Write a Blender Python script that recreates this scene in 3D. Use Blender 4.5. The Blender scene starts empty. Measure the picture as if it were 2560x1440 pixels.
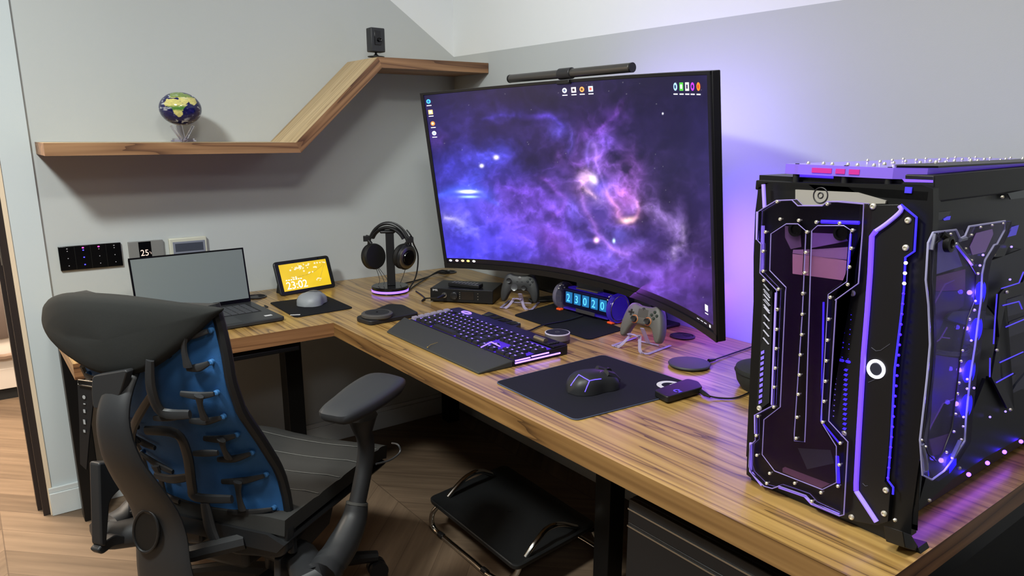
import bpy, bmesh, math, random
import numpy as np
from mathutils import Vector, Matrix, Euler
random.seed(4)
C = bpy.context.scene.collection
S = bpy.context.scene
PI = math.pi

# ---------------------------------------------------------------- camera
FPX, CX, CY = 1829.4, 1299.33, 770.96
CAM = Vector((-1.9448, -3.0550, 1.3961))
CROT = Euler((1.336237, -0.003557, -0.652590), 'XYZ')
cd = bpy.data.cameras.new('camera'); cam = bpy.data.objects.new('camera', cd); C.objects.link(cam)
cam.location = CAM; cam.rotation_euler = CROT
cd.sensor_width = 36.0; cd.lens = FPX / 2560 * 36
cd.shift_x = -(CX - 1280) / 2560; cd.shift_y = (CY - 720) / 2560
cd.clip_start = 0.05
S.camera = cam
S.view_settings.view_transform = 'Standard'; S.view_settings.look = 'None'
S.view_settings.gamma = 1; S.view_settings.use_curve_mapping = False
S.view_settings.exposure = 0.2

# ---------------------------------------------------------------- light
w = bpy.data.worlds.new('world'); S.world = w; w.use_nodes = True
w.node_tree.nodes['Background'].inputs[0].default_value = (0.75, 0.82, 0.9, 1)
w.node_tree.nodes['Background'].inputs[1].default_value = 0.05
def area(name, loc, target, size, power, col, spread=180, shape='RECTANGLE'):
    l = bpy.data.lights.new(name, 'AREA'); l.shape = shape; l.size = size[0]; l.size_y = size[1]
    l.energy = power; l.color = col; l.spread = math.radians(spread)
    o = bpy.data.objects.new(name, l); C.objects.link(o); o.location = loc
    o.rotation_euler = (Vector(target) - Vector(loc)).to_track_quat('-Z', 'Y').to_euler()
    return o
def point(name, loc, power, col, r=0.02):
    l = bpy.data.lights.new(name, 'POINT'); l.energy = power; l.color = col; l.shadow_soft_size = r
    o = bpy.data.objects.new(name, l); C.objects.link(o); o.location = loc
    return o
area('ceiling_lamp_light', (-2.5, -1.7, 2.56), (-2.3, -1.5, 0), (0.30, 0.30), 62, (0.95, 1.0, 0.97))
area('ceiling_lamp_light', (-1.6, -2.6, 2.56), (-1.5, -2.5, 0), (0.35, 0.35), 21, (1.0, 0.98, 0.90))
area('ceiling_lamp_light', (-2.5, -4.1, 2.56), (-1.6, -3.4, 0), (0.5, 0.5), 9, (0.97, 0.98, 1.0))
area('upper_wall_fill', (-1.1, -1.3, 2.45), (-0.1, -0.6, 2.05), (0.5, 0.9), 3.5, (0.95, 0.98, 1.0), 120)  # unseen fill lamp under the closed ceiling, brightens the white upper walls
area('laundry_lamp_light', (-2.2, 0.55, 2.5), (-2.1, 0.8, 0), (0.6, 0.6), 120, (1.0, 0.86, 0.70))
PUR = (0.13, 0.06, 1.0)
area('monitor_back_light', (-0.16, -1.66, 1.02), (0.0, -1.74, 1.0), (0.22, 0.30), 3.2, PUR)
area('monitor_back_light', (-0.20, -1.45, 1.40), (0.0, -1.5, 1.55), (0.6, 0.06), 1.7, (0.36, 0.26, 1.0))
area('monitor_under_light', (-0.16, -1.5, 0.90), (-0.2, -1.6, 0.75), (0.4, 0.1), 0.55, (0.45, 0.1, 1.0))

# ---------------------------------------------------------------- pixel ray -> 3-D point on a world plane
RM = CROT.to_matrix()
def U(px, py, x=None, y=None, z=None):
    d = RM @ Vector(((px - CX) / FPX, -(py - CY) / FPX, -1))
    if z is not None: t = (z - CAM.z) / d.z
    elif x is not None: t = (x - CAM.x) / d.x
    else: t = (y - CAM.y) / d.y
    return CAM + t * d
def UP(px, py, p, n):
    d = RM @ Vector(((px - CX) / FPX, -(py - CY) / FPX, -1)); n = Vector(n)
    return CAM + d * (n.dot(Vector(p) - CAM) / n.dot(d))

# ---------------------------------------------------------------- materials
def lin(c):
    return tuple(((v / 255) / 12.92 if v / 255 <= 0.04045 else ((v / 255 + 0.055) / 1.055) ** 2.4) for v in c) + (1,)
MT = {}
def mat(name, rgb, rough=0.5, metal=0.0, emit=None, estr=1.0, spec=0.5, trans=0.0, ior=1.45, bump=0.0, bscale=200, alpha=1.0, vary=0.0, coat=0.0):
    if name in MT: return MT[name]
    m = bpy.data.materials.new(name); m.use_nodes = True; n = m.node_tree; b = n.nodes['Principled BSDF']
    b.inputs['Base Color'].default_value = lin(rgb); b.inputs['Roughness'].default_value = rough
    b.inputs['Metallic'].default_value = metal; b.inputs['Specular IOR Level'].default_value = spec
    b.inputs['Transmission Weight'].default_value = trans; b.inputs['IOR'].default_value = ior
    b.inputs['Alpha'].default_value = alpha; b.inputs['Coat Weight'].default_value = coat
    if emit: b.inputs['Emission Color'].default_value = lin(emit); b.inputs['Emission Strength'].default_value = estr
    if bump or vary:
        tc = n.nodes.new('ShaderNodeTexCoord'); nz = n.nodes.new('ShaderNodeTexNoise')
        nz.inputs['Scale'].default_value = bscale; nz.inputs['Detail'].default_value = 3
        n.links.new(tc.outputs['Object'], nz.inputs['Vector'])
        if bump:
            bp = n.nodes.new('ShaderNodeBump'); bp.inputs['Strength'].default_value = bump; bp.inputs['Distance'].default_value = 0.002
            n.links.new(nz.outputs['Fac'], bp.inputs['Height']); n.links.new(bp.outputs['Normal'], b.inputs['Normal'])
        if vary:
            mx = n.nodes.new('ShaderNodeMix'); mx.data_type = 'RGBA'
            mx.inputs[6].default_value = tuple(v * (1 - vary) for v in lin(rgb)[:3]) + (1,)
            mx.inputs[7].default_value = tuple(min(1, v * (1 + vary)) for v in lin(rgb)[:3]) + (1,)
            n.links.new(nz.outputs['Fac'], mx.inputs[0]); n.links.new(mx.outputs[2], b.inputs['Base Color'])
    MT[name] = m
    return m
def wood(name, cols, axis, scale=1.0, rough=0.36, rot=None, coat=0.0):
    # long grain along `axis` (0,1,2); cols = dark line, mid, light
    m = bpy.data.materials.new(name); m.use_nodes = True; n = m.node_tree; L = n.links; b = n.nodes['Principled BSDF']
    tc = n.nodes.new('ShaderNodeTexCoord'); src = tc.outputs['Object']
    if rot:
        mr = n.nodes.new('ShaderNodeMapping'); mr.inputs['Rotation'].default_value = rot
        L.new(src, mr.inputs['Vector']); src = mr.outputs['Vector']
    mp = n.nodes.new('ShaderNodeMapping'); sc = [7.0 * scale] * 3; sc[axis] = 0.32 * scale; mp.inputs['Scale'].default_value = sc
    L.new(src, mp.inputs['Vector'])
    n1 = n.nodes.new('ShaderNodeTexNoise'); n1.inputs['Scale'].default_value = 1.3; n1.inputs['Detail'].default_value = 3; n1.inputs['Distortion'].default_value = 0.35
    L.new(mp.outputs['Vector'], n1.inputs['Vector'])
    # rings: fold the broad noise into many contour lines -> cathedral grain
    ma = n.nodes.new('ShaderNodeMath'); ma.operation = 'MULTIPLY'; ma.inputs[1].default_value = 11; L.new(n1.outputs['Fac'], ma.inputs[0])
    fr = n.nodes.new('ShaderNodeMath'); fr.operation = 'FRACT'; L.new(ma.outputs[0], fr.inputs[0])
    mp2 = n.nodes.new('ShaderNodeMapping'); s2 = [60 * scale] * 3; s2[axis] = 0.9 * scale; mp2.inputs['Scale'].default_value = s2
    L.new(src, mp2.inputs['Vector'])
    n2 = n.nodes.new('ShaderNodeTexNoise'); n2.inputs['Scale'].default_value = 1; n2.inputs['Detail'].default_value = 5
    L.new(mp2.outputs['Vector'], n2.inputs['Vector'])
    ra = n.nodes.new('ShaderNodeValToRGB'); e = ra.color_ramp.elements
    e[0].position = 0; e[0].color = lin(cols[0]); e[1].position = 1; e[1].color = lin(cols[1])
    a = e.new(0.16); a.color = lin(cols[1]); a = e.new(0.6); a.color = lin(cols[2])
    L.new(fr.outputs[0], ra.inputs['Fac'])
    rb = n.nodes.new('ShaderNodeValToRGB'); e = rb.color_ramp.elements
    e[0].position = 0.30; e[0].color = (0.42, 0.36, 0.32, 1); e[1].position = 0.62; e[1].color = (1, 1, 1, 1)
    L.new(n2.outputs['Fac'], rb.inputs['Fac'])
    mx = n.nodes.new('ShaderNodeMix'); mx.data_type = 'RGBA'; mx.blend_type = 'MULTIPLY'; mx.inputs[0].default_value = 0.58
    L.new(ra.outputs['Color'], mx.inputs[6]); L.new(rb.outputs['Color'], mx.inputs[7])
    L.new(mx.outputs[2], b.inputs['Base Color'])
    b.inputs['Roughness'].default_value = rough; b.inputs['Coat Weight'].default_value = coat; b.inputs['Coat Roughness'].default_value = 0.16
    return m
def paint(name, rgb, rough=0.85):
    return mat(name, rgb, rough, bump=0.08, bscale=350, spec=0.2)
def attr_mat(name, strength, rough=0.25, emit=True, spec=0.5, alpha=1):
    m = bpy.data.materials.new(name); m.use_nodes = True; n = m.node_tree; b = n.nodes['Principled BSDF']
    a = n.nodes.new('ShaderNodeVertexColor'); a.layer_name = 'Col'
    if emit:
        b.inputs['Base Color'].default_value = (0.004, 0.004, 0.006, 1)
        n.links.new(a.outputs['Color'], b.inputs['Emission Color']); b.inputs['Emission Strength'].default_value = strength
    else: n.links.new(a.outputs['Color'], b.inputs['Base Color'])
    b.inputs['Roughness'].default_value = rough; b.inputs['Specular IOR Level'].default_value = spec
    return m

# ---------------------------------------------------------------- mesh helpers
def smooth_path(pts, k=6, closed=False):
    pts = [Vector(p) for p in pts]; n = len(pts); out = []
    rng = range(n if closed else n - 1)
    for i in rng:
        if closed: p0, p1, p2, p3 = pts[i - 1], pts[i], pts[(i + 1) % n], pts[(i + 2) % n]
        else: p0, p1, p2, p3 = pts[max(i - 1, 0)], pts[i], pts[i + 1], pts[min(i + 2, n - 1)]
        for j in range(k):
            t = j / k
            out.append(0.5 * ((2 * p1) + (p2 - p0) * t + (2 * p0 - 5 * p1 + 4 * p2 - p3) * t * t + (3 * p1 - p0 - 3 * p2 + p3) * t ** 3))
    if not closed: out.append(pts[-1])
    return out
class MB:
    def __init__(s): s.bm = bmesh.new(); s.mi = 0
    def _face(s, vs):
        try: f = s.bm.faces.new(vs); f.material_index = s.mi; f.smooth = True; return f
        except ValueError: return None
    def box(s, c, size, rot=None, taper=1.0):
        c = Vector(c); R_ = rot if rot is not None else Matrix.Identity(3)
        vs = []
        for dz in (-.5, .5):
            k = taper if dz > 0 else 1
            for dx, dy in ((-.5, -.5), (.5, -.5), (.5, .5), (-.5, .5)):
                vs.append(s.bm.verts.new(c + R_ @ Vector((dx * size[0] * k, dy * size[1] * k, dz * size[2]))))
        for q in ((3, 2, 1, 0), (4, 5, 6, 7), (0, 1, 5, 4), (1, 2, 6, 5), (2, 3, 7, 6), (3, 0, 4, 7)): s._face([vs[i] for i in q])
        return s
    def b2(s, lo, hi):
        return s.box([(a + b) / 2 for a, b in zip(lo, hi)], [abs(b - a) for a, b in zip(lo, hi)])
    def prism(s, pts, vec, cap=True):
        vec = Vector(vec); a = [s.bm.verts.new(Vector(p)) for p in pts]; b = [s.bm.verts.new(Vector(p) + vec) for p in pts]
        n = len(a)
        if cap: s._face(a[::-1]); s._face(b)
        for i in range(n): s._face([a[i], a[(i + 1) % n], b[(i + 1) % n], b[i]])
        return s
    def poly(s, pts):
        s._face([s.bm.verts.new(Vector(p)) for p in pts]); return s
    def loft(s, rings, cap=True, closed=True):
        R_ = [[s.bm.verts.new(Vector(p)) for p in r] for r in rings]; n = len(R_[0])
        for a, b in zip(R_, R_[1:]):
            for i in range(n if closed else n - 1): s._face([a[i], a[(i + 1) % n], b[(i + 1) % n], b[i]])
        if cap: s._face(R_[0][::-1]); s._face(R_[-1])
        return s
    def tube(s, pts, r, n=8, cap=True, closed=False, flat=1.0, up=None):
        pts = [Vector(p) for p in pts]
        if closed: pts = pts + [pts[0]]
        rs = r if isinstance(r, (list, tuple)) else [r] * len(pts)
        if len(rs) != len(pts): rs = [rs[0] + (rs[-1] - rs[0]) * i / (len(pts) - 1) for i in range(len(pts))]
        rings = []; u = None
        for i, p in enumerate(pts):
            t = (pts[min(i + 1, len(pts) - 1)] - pts[max(i - 1, 0)])
            if t.length < 1e-9: t = Vector((0, 0, 1))
            t.normalize()
            if up is not None: u = Vector(up) - t * t.dot(Vector(up))
            elif u is None:
                u = Vector((0, 0, 1)) if abs(t.z) < 0.9 else Vector((1, 0, 0)); u = u - t * t.dot(u)
            else: u = u - t * t.dot(u)
            if u.length < 1e-6: u = t.orthogonal()
            u.normalize(); v = t.cross(u)
            rings.append([p + u * (rs[i] * flat * math.cos(2 * PI * k / n)) + v * (rs[i] * math.sin(2 * PI * k / n)) for k in range(n)])
        return s.loft(rings, cap)
    def cyl(s, p0, p1, r0, r1=None, n=24, cap=True):
        return s.tube([p0, p1], [r0, r0 if r1 is None else r1], n, cap)
    def lathe(s, prof, o, axis=(0, 0, 1), n=32, cap=True, sx=1.0, u=None):
        ax = Vector(axis).normalized(); u = Vector(u) if u else ax.orthogonal().normalized(); v = ax.cross(u); o = Vector(o)
        rings = [[o + ax * h + u * (r * sx * math.cos(2 * PI * k / n)) + v * (r * math.sin(2 * PI * k / n)) for k in range(n)] for r, h in prof]
        return s.loft(rings, cap)
    def sph(s, c, r, n=12, sc=(1, 1, 1), rot=None):
        c = Vector(c); R_ = rot if rot is not None else Matrix.Identity(3); rings = []
        for i in range(1, n):
            th = PI * i / n
            rings.append([c + R_ @ Vector((r * sc[0] * math.sin(th) * math.cos(2 * PI * k / (2 * n)), r * sc[1] * math.sin(th) * math.sin(2 * PI * k / (2 * n)), -r * sc[2] * math.cos(th))) for k in range(2 * n)])
        return s.loft(rings, True)
    def quad(s, o, ux, uy):
        o, ux, uy = Vector(o), Vector(ux), Vector(uy)
        return s.poly([o, o + ux, o + ux + uy, o + uy])
    def build(s, name, m, parent=None, bevel=0, seg=2, sub=0, sharp=35, flat=False, kind=None, solid=0):
        bmesh.ops.recalc_face_normals(s.bm, faces=s.bm.faces)
        off = Vector(parent.get('_w', (0, 0, 0))) if parent else Vector((0, 0, 0))
        org = None
        if not parent:   # put the origin at the base of the thing
            xs = [v.co for v in s.bm.verts]
            org = Vector((sum(v.x for v in xs) / len(xs), sum(v.y for v in xs) / len(xs), min(v.z for v in xs)))
            if kind == 'structure': org = Vector((0, 0, 0))
            off = org
        for v in s.bm.verts: v.co -= off
        me = bpy.data.meshes.new(name); s.bm.to_mesh(me); s.bm.free()
        for q in (m if isinstance(m, (list, tuple)) else [m]): me.materials.append(q)
        if flat: me.polygons.foreach_set('use_smooth', [False] * len(me.polygons))
        else: me.set_sharp_from_angle(angle=math.radians(sharp))
        o = bpy.data.objects.new(name, me); C.objects.link(o)
        if parent: o.parent = parent; o['_w'] = parent['_w']
        else: o.location = org; o['_w'] = tuple(org)
        if kind: o['kind'] = kind
        if solid:
            d = o.modifiers.new('solid', 'SOLIDIFY'); d.thickness = solid; d.offset = 0
        if bevel:
            d = o.modifiers.new('bevel', 'BEVEL'); d.width = bevel; d.segments = seg; d.limit_method = 'ANGLE'; d.angle_limit = math.radians(40); d.harden_normals = False
        if sub:
            d = o.modifiers.new('sub', 'SUBSURF'); d.levels = sub; d.render_levels = sub
        return o
def thing(name, label, cat, loc, group=None):
    o = bpy.data.objects.new(name, None); C.objects.link(o); o.location = loc; o['_w'] = tuple(loc); o.empty_display_size = 0.05
    o['label'] = label; o['category'] = cat
    if group: o['group'] = group
    return o
def tag(o, label, cat, group=None):
    o['label'] = label; o['category'] = cat
    if group: o['group'] = group
    return o
def struct(name, mb, m, **k):
    return mb.build(name, m, kind='structure', **k)
def text_mesh(txt, size, o, ux, uy, name, m, parent, ext=0.0004, align='LEFT', sx=1.0):
    # letters as thin solid meshes on the plane spanned by ux, uy
    cu = bpy.data.curves.new('t', 'FONT'); cu.body = txt; cu.size = size; cu.extrude = ext; cu.align_x = align
    to = bpy.data.objects.new('t', cu); C.objects.link(to)
    dg = bpy.context.evaluated_depsgraph_get(); dg.update()
    me = bpy.data.meshes.new_from_object(to.evaluated_get(dg)); bpy.data.objects.remove(to)
    ux = Vector(ux).normalized(); uy = Vector(uy).normalized(); n = ux.cross(uy); o = Vector(o) - Vector(parent['_w'])
    for v in me.vertices: c = v.co.copy(); v.co = o + ux * c.x * sx + uy * c.y + n * c.z
    me.materials.clear(); me.materials.append(m)
    ob = bpy.data.objects.new(name, me); C.objects.link(ob); ob.parent = parent; ob['_w'] = parent['_w']
    return ob
def dup(root, loc, label=None):
    r = root.copy(); C.objects.link(r); r.location = loc
    if label: r['label'] = label
    for ch in list(root.children):
        c = ch.copy(); C.objects.link(c); c.parent = r
    return r
# numpy fractal noise for the pictures shown on screens and the globe
def _h(ix, iy, seed):
    v = np.sin(ix * 127.1 + iy * 311.7 + seed * 74.7) * 43758.5453
    return v - np.floor(v)
def vnoise(x, y, seed=0):
    ix, iy = np.floor(x), np.floor(y); fx, fy = x - ix, y - iy
    fx = fx * fx * (3 - 2 * fx); fy = fy * fy * (3 - 2 * fy)
    a, b, c, d = _h(ix, iy, seed), _h(ix + 1, iy, seed), _h(ix, iy + 1, seed), _h(ix + 1, iy + 1, seed)
    return a + (b - a) * fx + (c - a) * fy + (a - b - c + d) * fx * fy
def fbm(x, y, oct=5, seed=0):
    s = 0; a = 0.5; t = 0
    for i in range(oct):
        s = s + a * vnoise(x, y, seed + i * 3); t += a; a *= 0.5; x, y = x * 2.03 + 1.7, y * 2.03 + 9.2
    return s / t
def grid_picture(name, pos, col, nx, ny, m, parent):
    # pos(u,v)->xyz arrays, col(u,v)->rgb linear arrays
    u, v = np.meshgrid(np.linspace(0, 1, nx), np.linspace(0, 1, ny))
    P = pos(u, v); P = np.stack(P, -1).reshape(-1, 3) - np.array(parent['_w'])
    Q = col(u, v).reshape(-1, 3)
    me = bpy.data.meshes.new(name)
    idx = np.arange(nx * ny).reshape(ny, nx)
    f = np.stack([idx[:-1, :-1], idx[:-1, 1:], idx[1:, 1:], idx[1:, :-1]], -1).reshape(-1, 4)
    me.from_pydata(P.tolist(), [], f.tolist())
    ca = me.color_attributes.new('Col', 'FLOAT_COLOR', 'POINT')
    ca.data.foreach_set('color', np.concatenate([Q, np.ones((len(Q), 1))], 1).astype(np.float32).ravel())
    me.polygons.foreach_set('use_smooth', [True] * len(me.polygons))
    me.materials.append(m)
    o = bpy.data.objects.new(name, me); C.objects.link(o); o.parent = parent; o['_w'] = parent['_w']
    return o
def slin(r, g, b):
    return np.array(lin((r, g, b))[:3])

# ================================================================ materials in use
blk = mat('black_plastic', (24, 24, 26), 0.42)
blk_m = mat('black_matte', (17, 17, 18), 0.7)
blk_g = mat('black_gloss', (9, 9, 11), 0.16)
steel_b = mat('black_steel', (16, 16, 17), 0.45, 0.3)
chrome = mat('chrome', (205, 203, 198), 0.14, 1.0)
silver = mat('silver_metal', (185, 183, 178), 0.3, 1.0)
screw_m = mat('screw_metal', (232, 226, 208), 0.35, 0.65)
rubber = mat('mat_cloth', (20, 21, 25), 0.85, bump=0.25, bscale=1500, spec=0.25)
led_p = mat('purple_led', (60, 40, 160), 0.4, emit=(96, 62, 255), estr=2.2)
led_b = mat('blue_led', (20, 10, 160), 0.4, emit=(40, 16, 255), estr=5.0)
led_w = mat('white_led', (200, 200, 255), 0.4, emit=(225, 215, 255), estr=3.0)
edge_p = mat('lit_acrylic_edge', (140, 126, 180), 0.25, emit=(84, 64, 190), estr=0.18)
acr = mat('clear_acrylic', (238, 235, 248), 0.04, trans=1.0, ior=1.22)
white_print = mat('white_print', (215, 215, 215), 0.6)

# ================================================================ the room
Zk = 1.744
wallm = paint('grey_wall_paint', (186, 190, 189))
whitem = paint('white_ceiling_paint', (228, 231, 231))
pilm = paint('pale_blue_grey_paint', (196, 204, 206))
basem = mat('baseboard_paint', (196, 200, 200), 0.5)
# slope line on wall A: from the corner up to the upper left
pa = U(975, 0, y=0); sl = (pa.z - Zk) / (0 - pa.x); zt = 2.65; xa_ = -(zt - Zk) / sl
b = MB(); b.prism([(-1.72, 0, 0), (0, 0, 0), (0, 0, Zk), (xa_, 0, zt), (-1.72, 0, zt)], (0, 0.12, 0)); struct('wall_back', b, wallm)
b = MB(); b.prism([(0, 0, Zk), (0, 0, zt), (xa_, 0, zt)], (0, 0.12, 0)); struct('wall_back_upper', b, whitem)
b = MB(); b.b2((0, -5.2, 0), (0.12, 0.12, Zk)); struct('wall_right', b, wallm)
b = MB(); b.b2((0, -5.2, Zk), (0.12, 0.12, zt)); struct('wall_right_upper', b, whitem)
b = MB(); b.b2((-1.812, -0.014, 0), (-1.72, 0.12, zt)); struct('trim_1', b, pilm)
b = MB(); b.b2((-4.6, -0.0, 0), (-2.9, 0.12, zt)).b2((-2.9, 0, 2.15), (-1.812, 0.12, zt)); struct('wall_back_left', b, wallm)
b = MB(); b.b2((-4.72, -5.2, 0), (-4.6, 0.12, zt)); struct('wall_left', b, paint('far_wall_paint', (92, 90, 88)))
b = MB(); b.b2((-4.72, -5.32, 0), (0.12, -5.2, zt)); struct('wall_front', b, paint('far_wall_paint', (92, 90, 88)))
b = MB(); b.b2((-4.72, -5.32, zt), (0.12, 2.6, zt + 0.1)); struct('ceiling', b, whitem)
b = MB(); b.b2((-4.6, 2.4, 0), (-1.2, 2.5, zt)).b2((-1.45, 0.12, 0), (-1.35, 2.4, zt)).b2((-3.3, 0.12, 0), (-3.2, 2.4, zt)); struct('wall_laundry', b, paint('laundry_wall', (190, 176, 160)))
# floor: oak chevron parquet
def floor_mat():
    m = bpy.data.materials.new('oak_chevron_floor'); m.use_nodes = True; n = m.node_tree; L = n.links; bs = n.nodes['Principled BSDF']
    def M_(op, a, b_=None, c=None):
        q = n.nodes.new('ShaderNodeMath'); q.operation = op
        for i, v in enumerate((a, b_, c)):
            if v is None: continue
            if isinstance(v, (int, float)): q.inputs[i].default_value = v
            else: L.new(v, q.inputs[i])
        return q.outputs[0]
    tc = n.nodes.new('ShaderNodeTexCoord'); sp = n.nodes.new('ShaderNodeSeparateXYZ'); L.new(tc.outputs['Object'], sp.inputs[0])
    x, y = sp.outputs[0], sp.outputs[1]
    W = 0.62; col = M_('FLOOR', M_('DIVIDE', M_('ADD', x, 0.12), W)); fx = M_('FRACT', M_('DIVIDE', M_('ADD', x, 0.12), W))
    par = M_('MODULO', M_('ADD', col, 40), 2.0)
    sgn = M_('SUBTRACT', M_('MULTIPLY', par, 2), 1)
    sh = M_('MULTIPLY', M_('MULTIPLY', M_('SUBTRACT', fx, 0.5), sgn), W)
    t = M_('DIVIDE', M_('ADD', y, sh), 0.17); row = M_('FLOOR', t); ft = M_('FRACT', t)
    cb = n.nodes.new('ShaderNodeCombineXYZ'); L.new(col, cb.inputs[0]); L.new(row, cb.inputs[1])
    wn = n.nodes.new('ShaderNodeTexWhiteNoise'); wn.noise_dimensions = '3D'; L.new(cb.outputs[0], wn.inputs['Vector'])
    # plank-local grain coordinates
    al = M_('ADD', x, M_('MULTIPLY', M_('MULTIPLY', y, sgn), -1)); ac = M_('ADD', M_('MULTIPLY', x, sgn), y)
    cg = n.nodes.new('ShaderNodeCombineXYZ'); L.new(M_('MULTIPLY', al, 2.0), cg.inputs[0]); L.new(M_('MULTIPLY', ac, 26.0), cg.inputs[1]); L.new(wn.outputs['Value'], cg.inputs[2])
    nz = n.nodes.new('ShaderNodeTexNoise'); nz.inputs['Scale'].default_value = 1.0; nz.inputs['Detail'].default_value = 5; L.new(cg.outputs[0], nz.inputs['Vector'])
    g = M_('ADD', M_('MULTIPLY', nz.outputs['Fac'], 0.7), M_('MULTIPLY', wn.outputs['Value'], 0.3))
    ra = n.nodes.new('ShaderNodeValToRGB'); e = ra.color_ramp.elements
    e[0].position = 0.25; e[0].color = lin((88, 72, 57)); e[1].position = 0.75; e[1].color = lin((126, 106, 86)); L.new(g, ra.inputs[0])
    e1 = M_('LESS_THAN', ft, 0.02); e2 = M_('LESS_THAN', fx, 0.006); ed = M_('MAXIMUM', e1, e2)
    mx = n.nodes.new('ShaderNodeMix'); mx.data_type = 'RGBA'; L.new(M_('MULTIPLY', ed, 0.55), mx.inputs[0]); L.new(ra.outputs[0], mx.inputs[6]); mx.inputs[7].default_value = lin((60, 46, 36))
    L.new(mx.outputs[2], bs.inputs['Base Color']); bs.inputs['Roughness'].default_value = 0.5; bs.inputs['Specular IOR Level'].default_value = 0.3
    return m
b = MB(); b.b2((-4.72, -5.32, -0.1), (0.12, 2.6, 0)); struct('floor', b, floor_mat())
# baseboards
def baseboard(name, lo, hi, out):
    b = MB(); b.b2(lo, (hi[0], hi[1], 0.085)); l2 = list(lo); h2 = list(hi)
    l2[2] = 0.085
    if out == 'y': l2[1] = lo[1] + 0.006
    else: l2[0] = lo[0] + 0.006
    b.b2(l2, (h2[0], h2[1], 0.105)); struct(name, b, basem, bevel=0.002)
baseboard('baseboard_back', (-1.72, -0.016, 0), (0, 0, 0), 'y')
baseboard('baseboard_right', (-0.016, -5.2, 0), (0, -0.016, 0), 'x')
b = MB(); b.b2((-1.822, -0.032, 0), (-1.72, -0.014, 0.088)).b2((-1.822, -0.026, 0.088), (-1.72, -0.014, 0.108)); struct('baseboard_pillar', b, mat('pillar_base_paint', (204, 210, 210), 0.5), bevel=0.002)
# door frame seen edge-on at the left
cream = mat('cream_wood_edge', (226, 206, 178), 0.55)
dkf = mat('dark_brown_frame', (46, 38, 36), 0.4)
b = MB(); b.b2((-1.826, -0.02, 0), (-1.812, 0.12, 2.2)); struct('trim_2', b, cream)
b = MB(); b.b2((-1.848, -0.01, 0), (-1.8265, 0.05, 2.2)).b2((-1.862, 0.05, 0), (-1.8265, 0.12, 2.2)); struct('door_1', b, dkf)
b = MB(); b.b2((-1.852, -0.012, 0.95), (-1.848, 0.0, 1.12)); b.build('door_handle', silver, bpy.data.objects['door_1'])

# ================================================================ desk
desk_w = wood('desk_walnut', ((96, 72, 38), (162, 126, 68), (190, 154, 88)), 1, 1.0, 0.36, coat=0.35)
desk_e = wood('desk_edge_walnut', ((80, 56, 32), (126, 92, 52), (150, 114, 68)), 1, 1.0, 0.4)
desk_ex = wood('desk_edge_walnut_cross', ((84, 54, 34), (128, 88, 56), (156, 112, 74)), 0, 1.0, 0.4)
D, D2, LD, ZD, TD = 0.956, 0.693, 2.622, 0.75, 0.048
d = thing('corner_desk', 'large L-shaped corner desk with walnut-look top and black steel frame', 'desk', (-0.6, -1.3, 0))
b = MB(); b.prism([(-1.745, -0.002, ZD - TD), (-1.745, -D2, ZD - TD), (-D, -D2, ZD - TD), (-D, -LD, ZD - TD), (-0.002, -LD, ZD - TD), (-0.002, -0.002, ZD - TD)], (0, 0, TD))
tp = b.build('desktop', [desk_w, desk_e, desk_ex], d, flat=True)
for p in tp.data.polygons:
    if abs(p.normal.z) < 0.5: p.material_index = 1 if abs(p.normal.x) > 0.5 else 2
def leg(px, py):
    b = MB(); b.b2((px - 0.032, py - 0.032, 0), (px + 0.032, py + 0.032, ZD - TD - 0.001)); b.build('leg', steel_b, d, bevel=0.003)
q = U(731, 960, y=-0.42)
leg(q.x, -0.42)
leg(-1.70, -0.12); leg(-0.13, -0.12)
leg(-0.50, -1.62); leg(-0.12, -2.56); leg(-0.1, -1.6)
b = MB(); b.b2((-1.70, -0.16, ZD - TD - 0.05), (-0.1, -0.10, ZD - TD - 0.001)).b2((-0.93, -LD + 0.05, ZD - TD - 0.055), (-0.06, -LD + 0.012, ZD - TD - 0.001)).b2((-0.12, -2.6, ZD - TD - 0.05), (-0.06, -0.1, ZD - TD - 0.001))
b.build('frame_rail', steel_b, d, bevel=0.002)
b = MB(); b.b2((-1.60, -D2 + 0.13, ZD - TD - 0.035), (-1.075, -D2 + 0.02, ZD - TD - 0.018)); b.build('keyboard_rail', blk, d, bevel=0.004)
# drawer pedestal under the right part
q1 = U(1566, 1240, x=-0.9)
pd = thing('drawer_pedestal', 'black under-desk drawer unit with two thin silver trim lines', 'drawer unit', (-0.5, -2.3, 0))
b = MB(); b.b2((-0.885, -2.60, 0.0), (-0.2, -2.068, 0.642)); b.build('body', blk_m, pd, bevel=0.003)
b = MB(); b.b2((-0.897, -2.598, 0.588), (-0.886, -2.07, 0.642)); f1 = b.build('drawer_front', blk, pd, bevel=0.002)
b = MB(); b.b2((-0.899, -2.598, 0.618), (-0.8975, -2.07, 0.6215)); b.build('trim_line', silver, f1)
b = MB(); b.b2((-0.897, -2.598, 0.02), (-0.886, -2.07, 0.588)); f2 = b.build('drawer_front', blk, pd, bevel=0.002)
b = MB(); b.b2((-0.899, -2.598, 0.578), (-0.8975, -2.07, 0.5815)); b.build('trim_line', silver, f2)
# low black cabinet past the desk end
b = MB(); b.b2((-0.42, -3.3, 0), (-0.02, -2.72, 0.36)).b2((-0.43, -3.31, 0.36), (-0.02, -2.71, 0.375)); tag(b.build('low_cabinet', blk_m, bevel=0.003), 'low black cabinet on the floor beyond the right end of the desk', 'cabinet')
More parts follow.
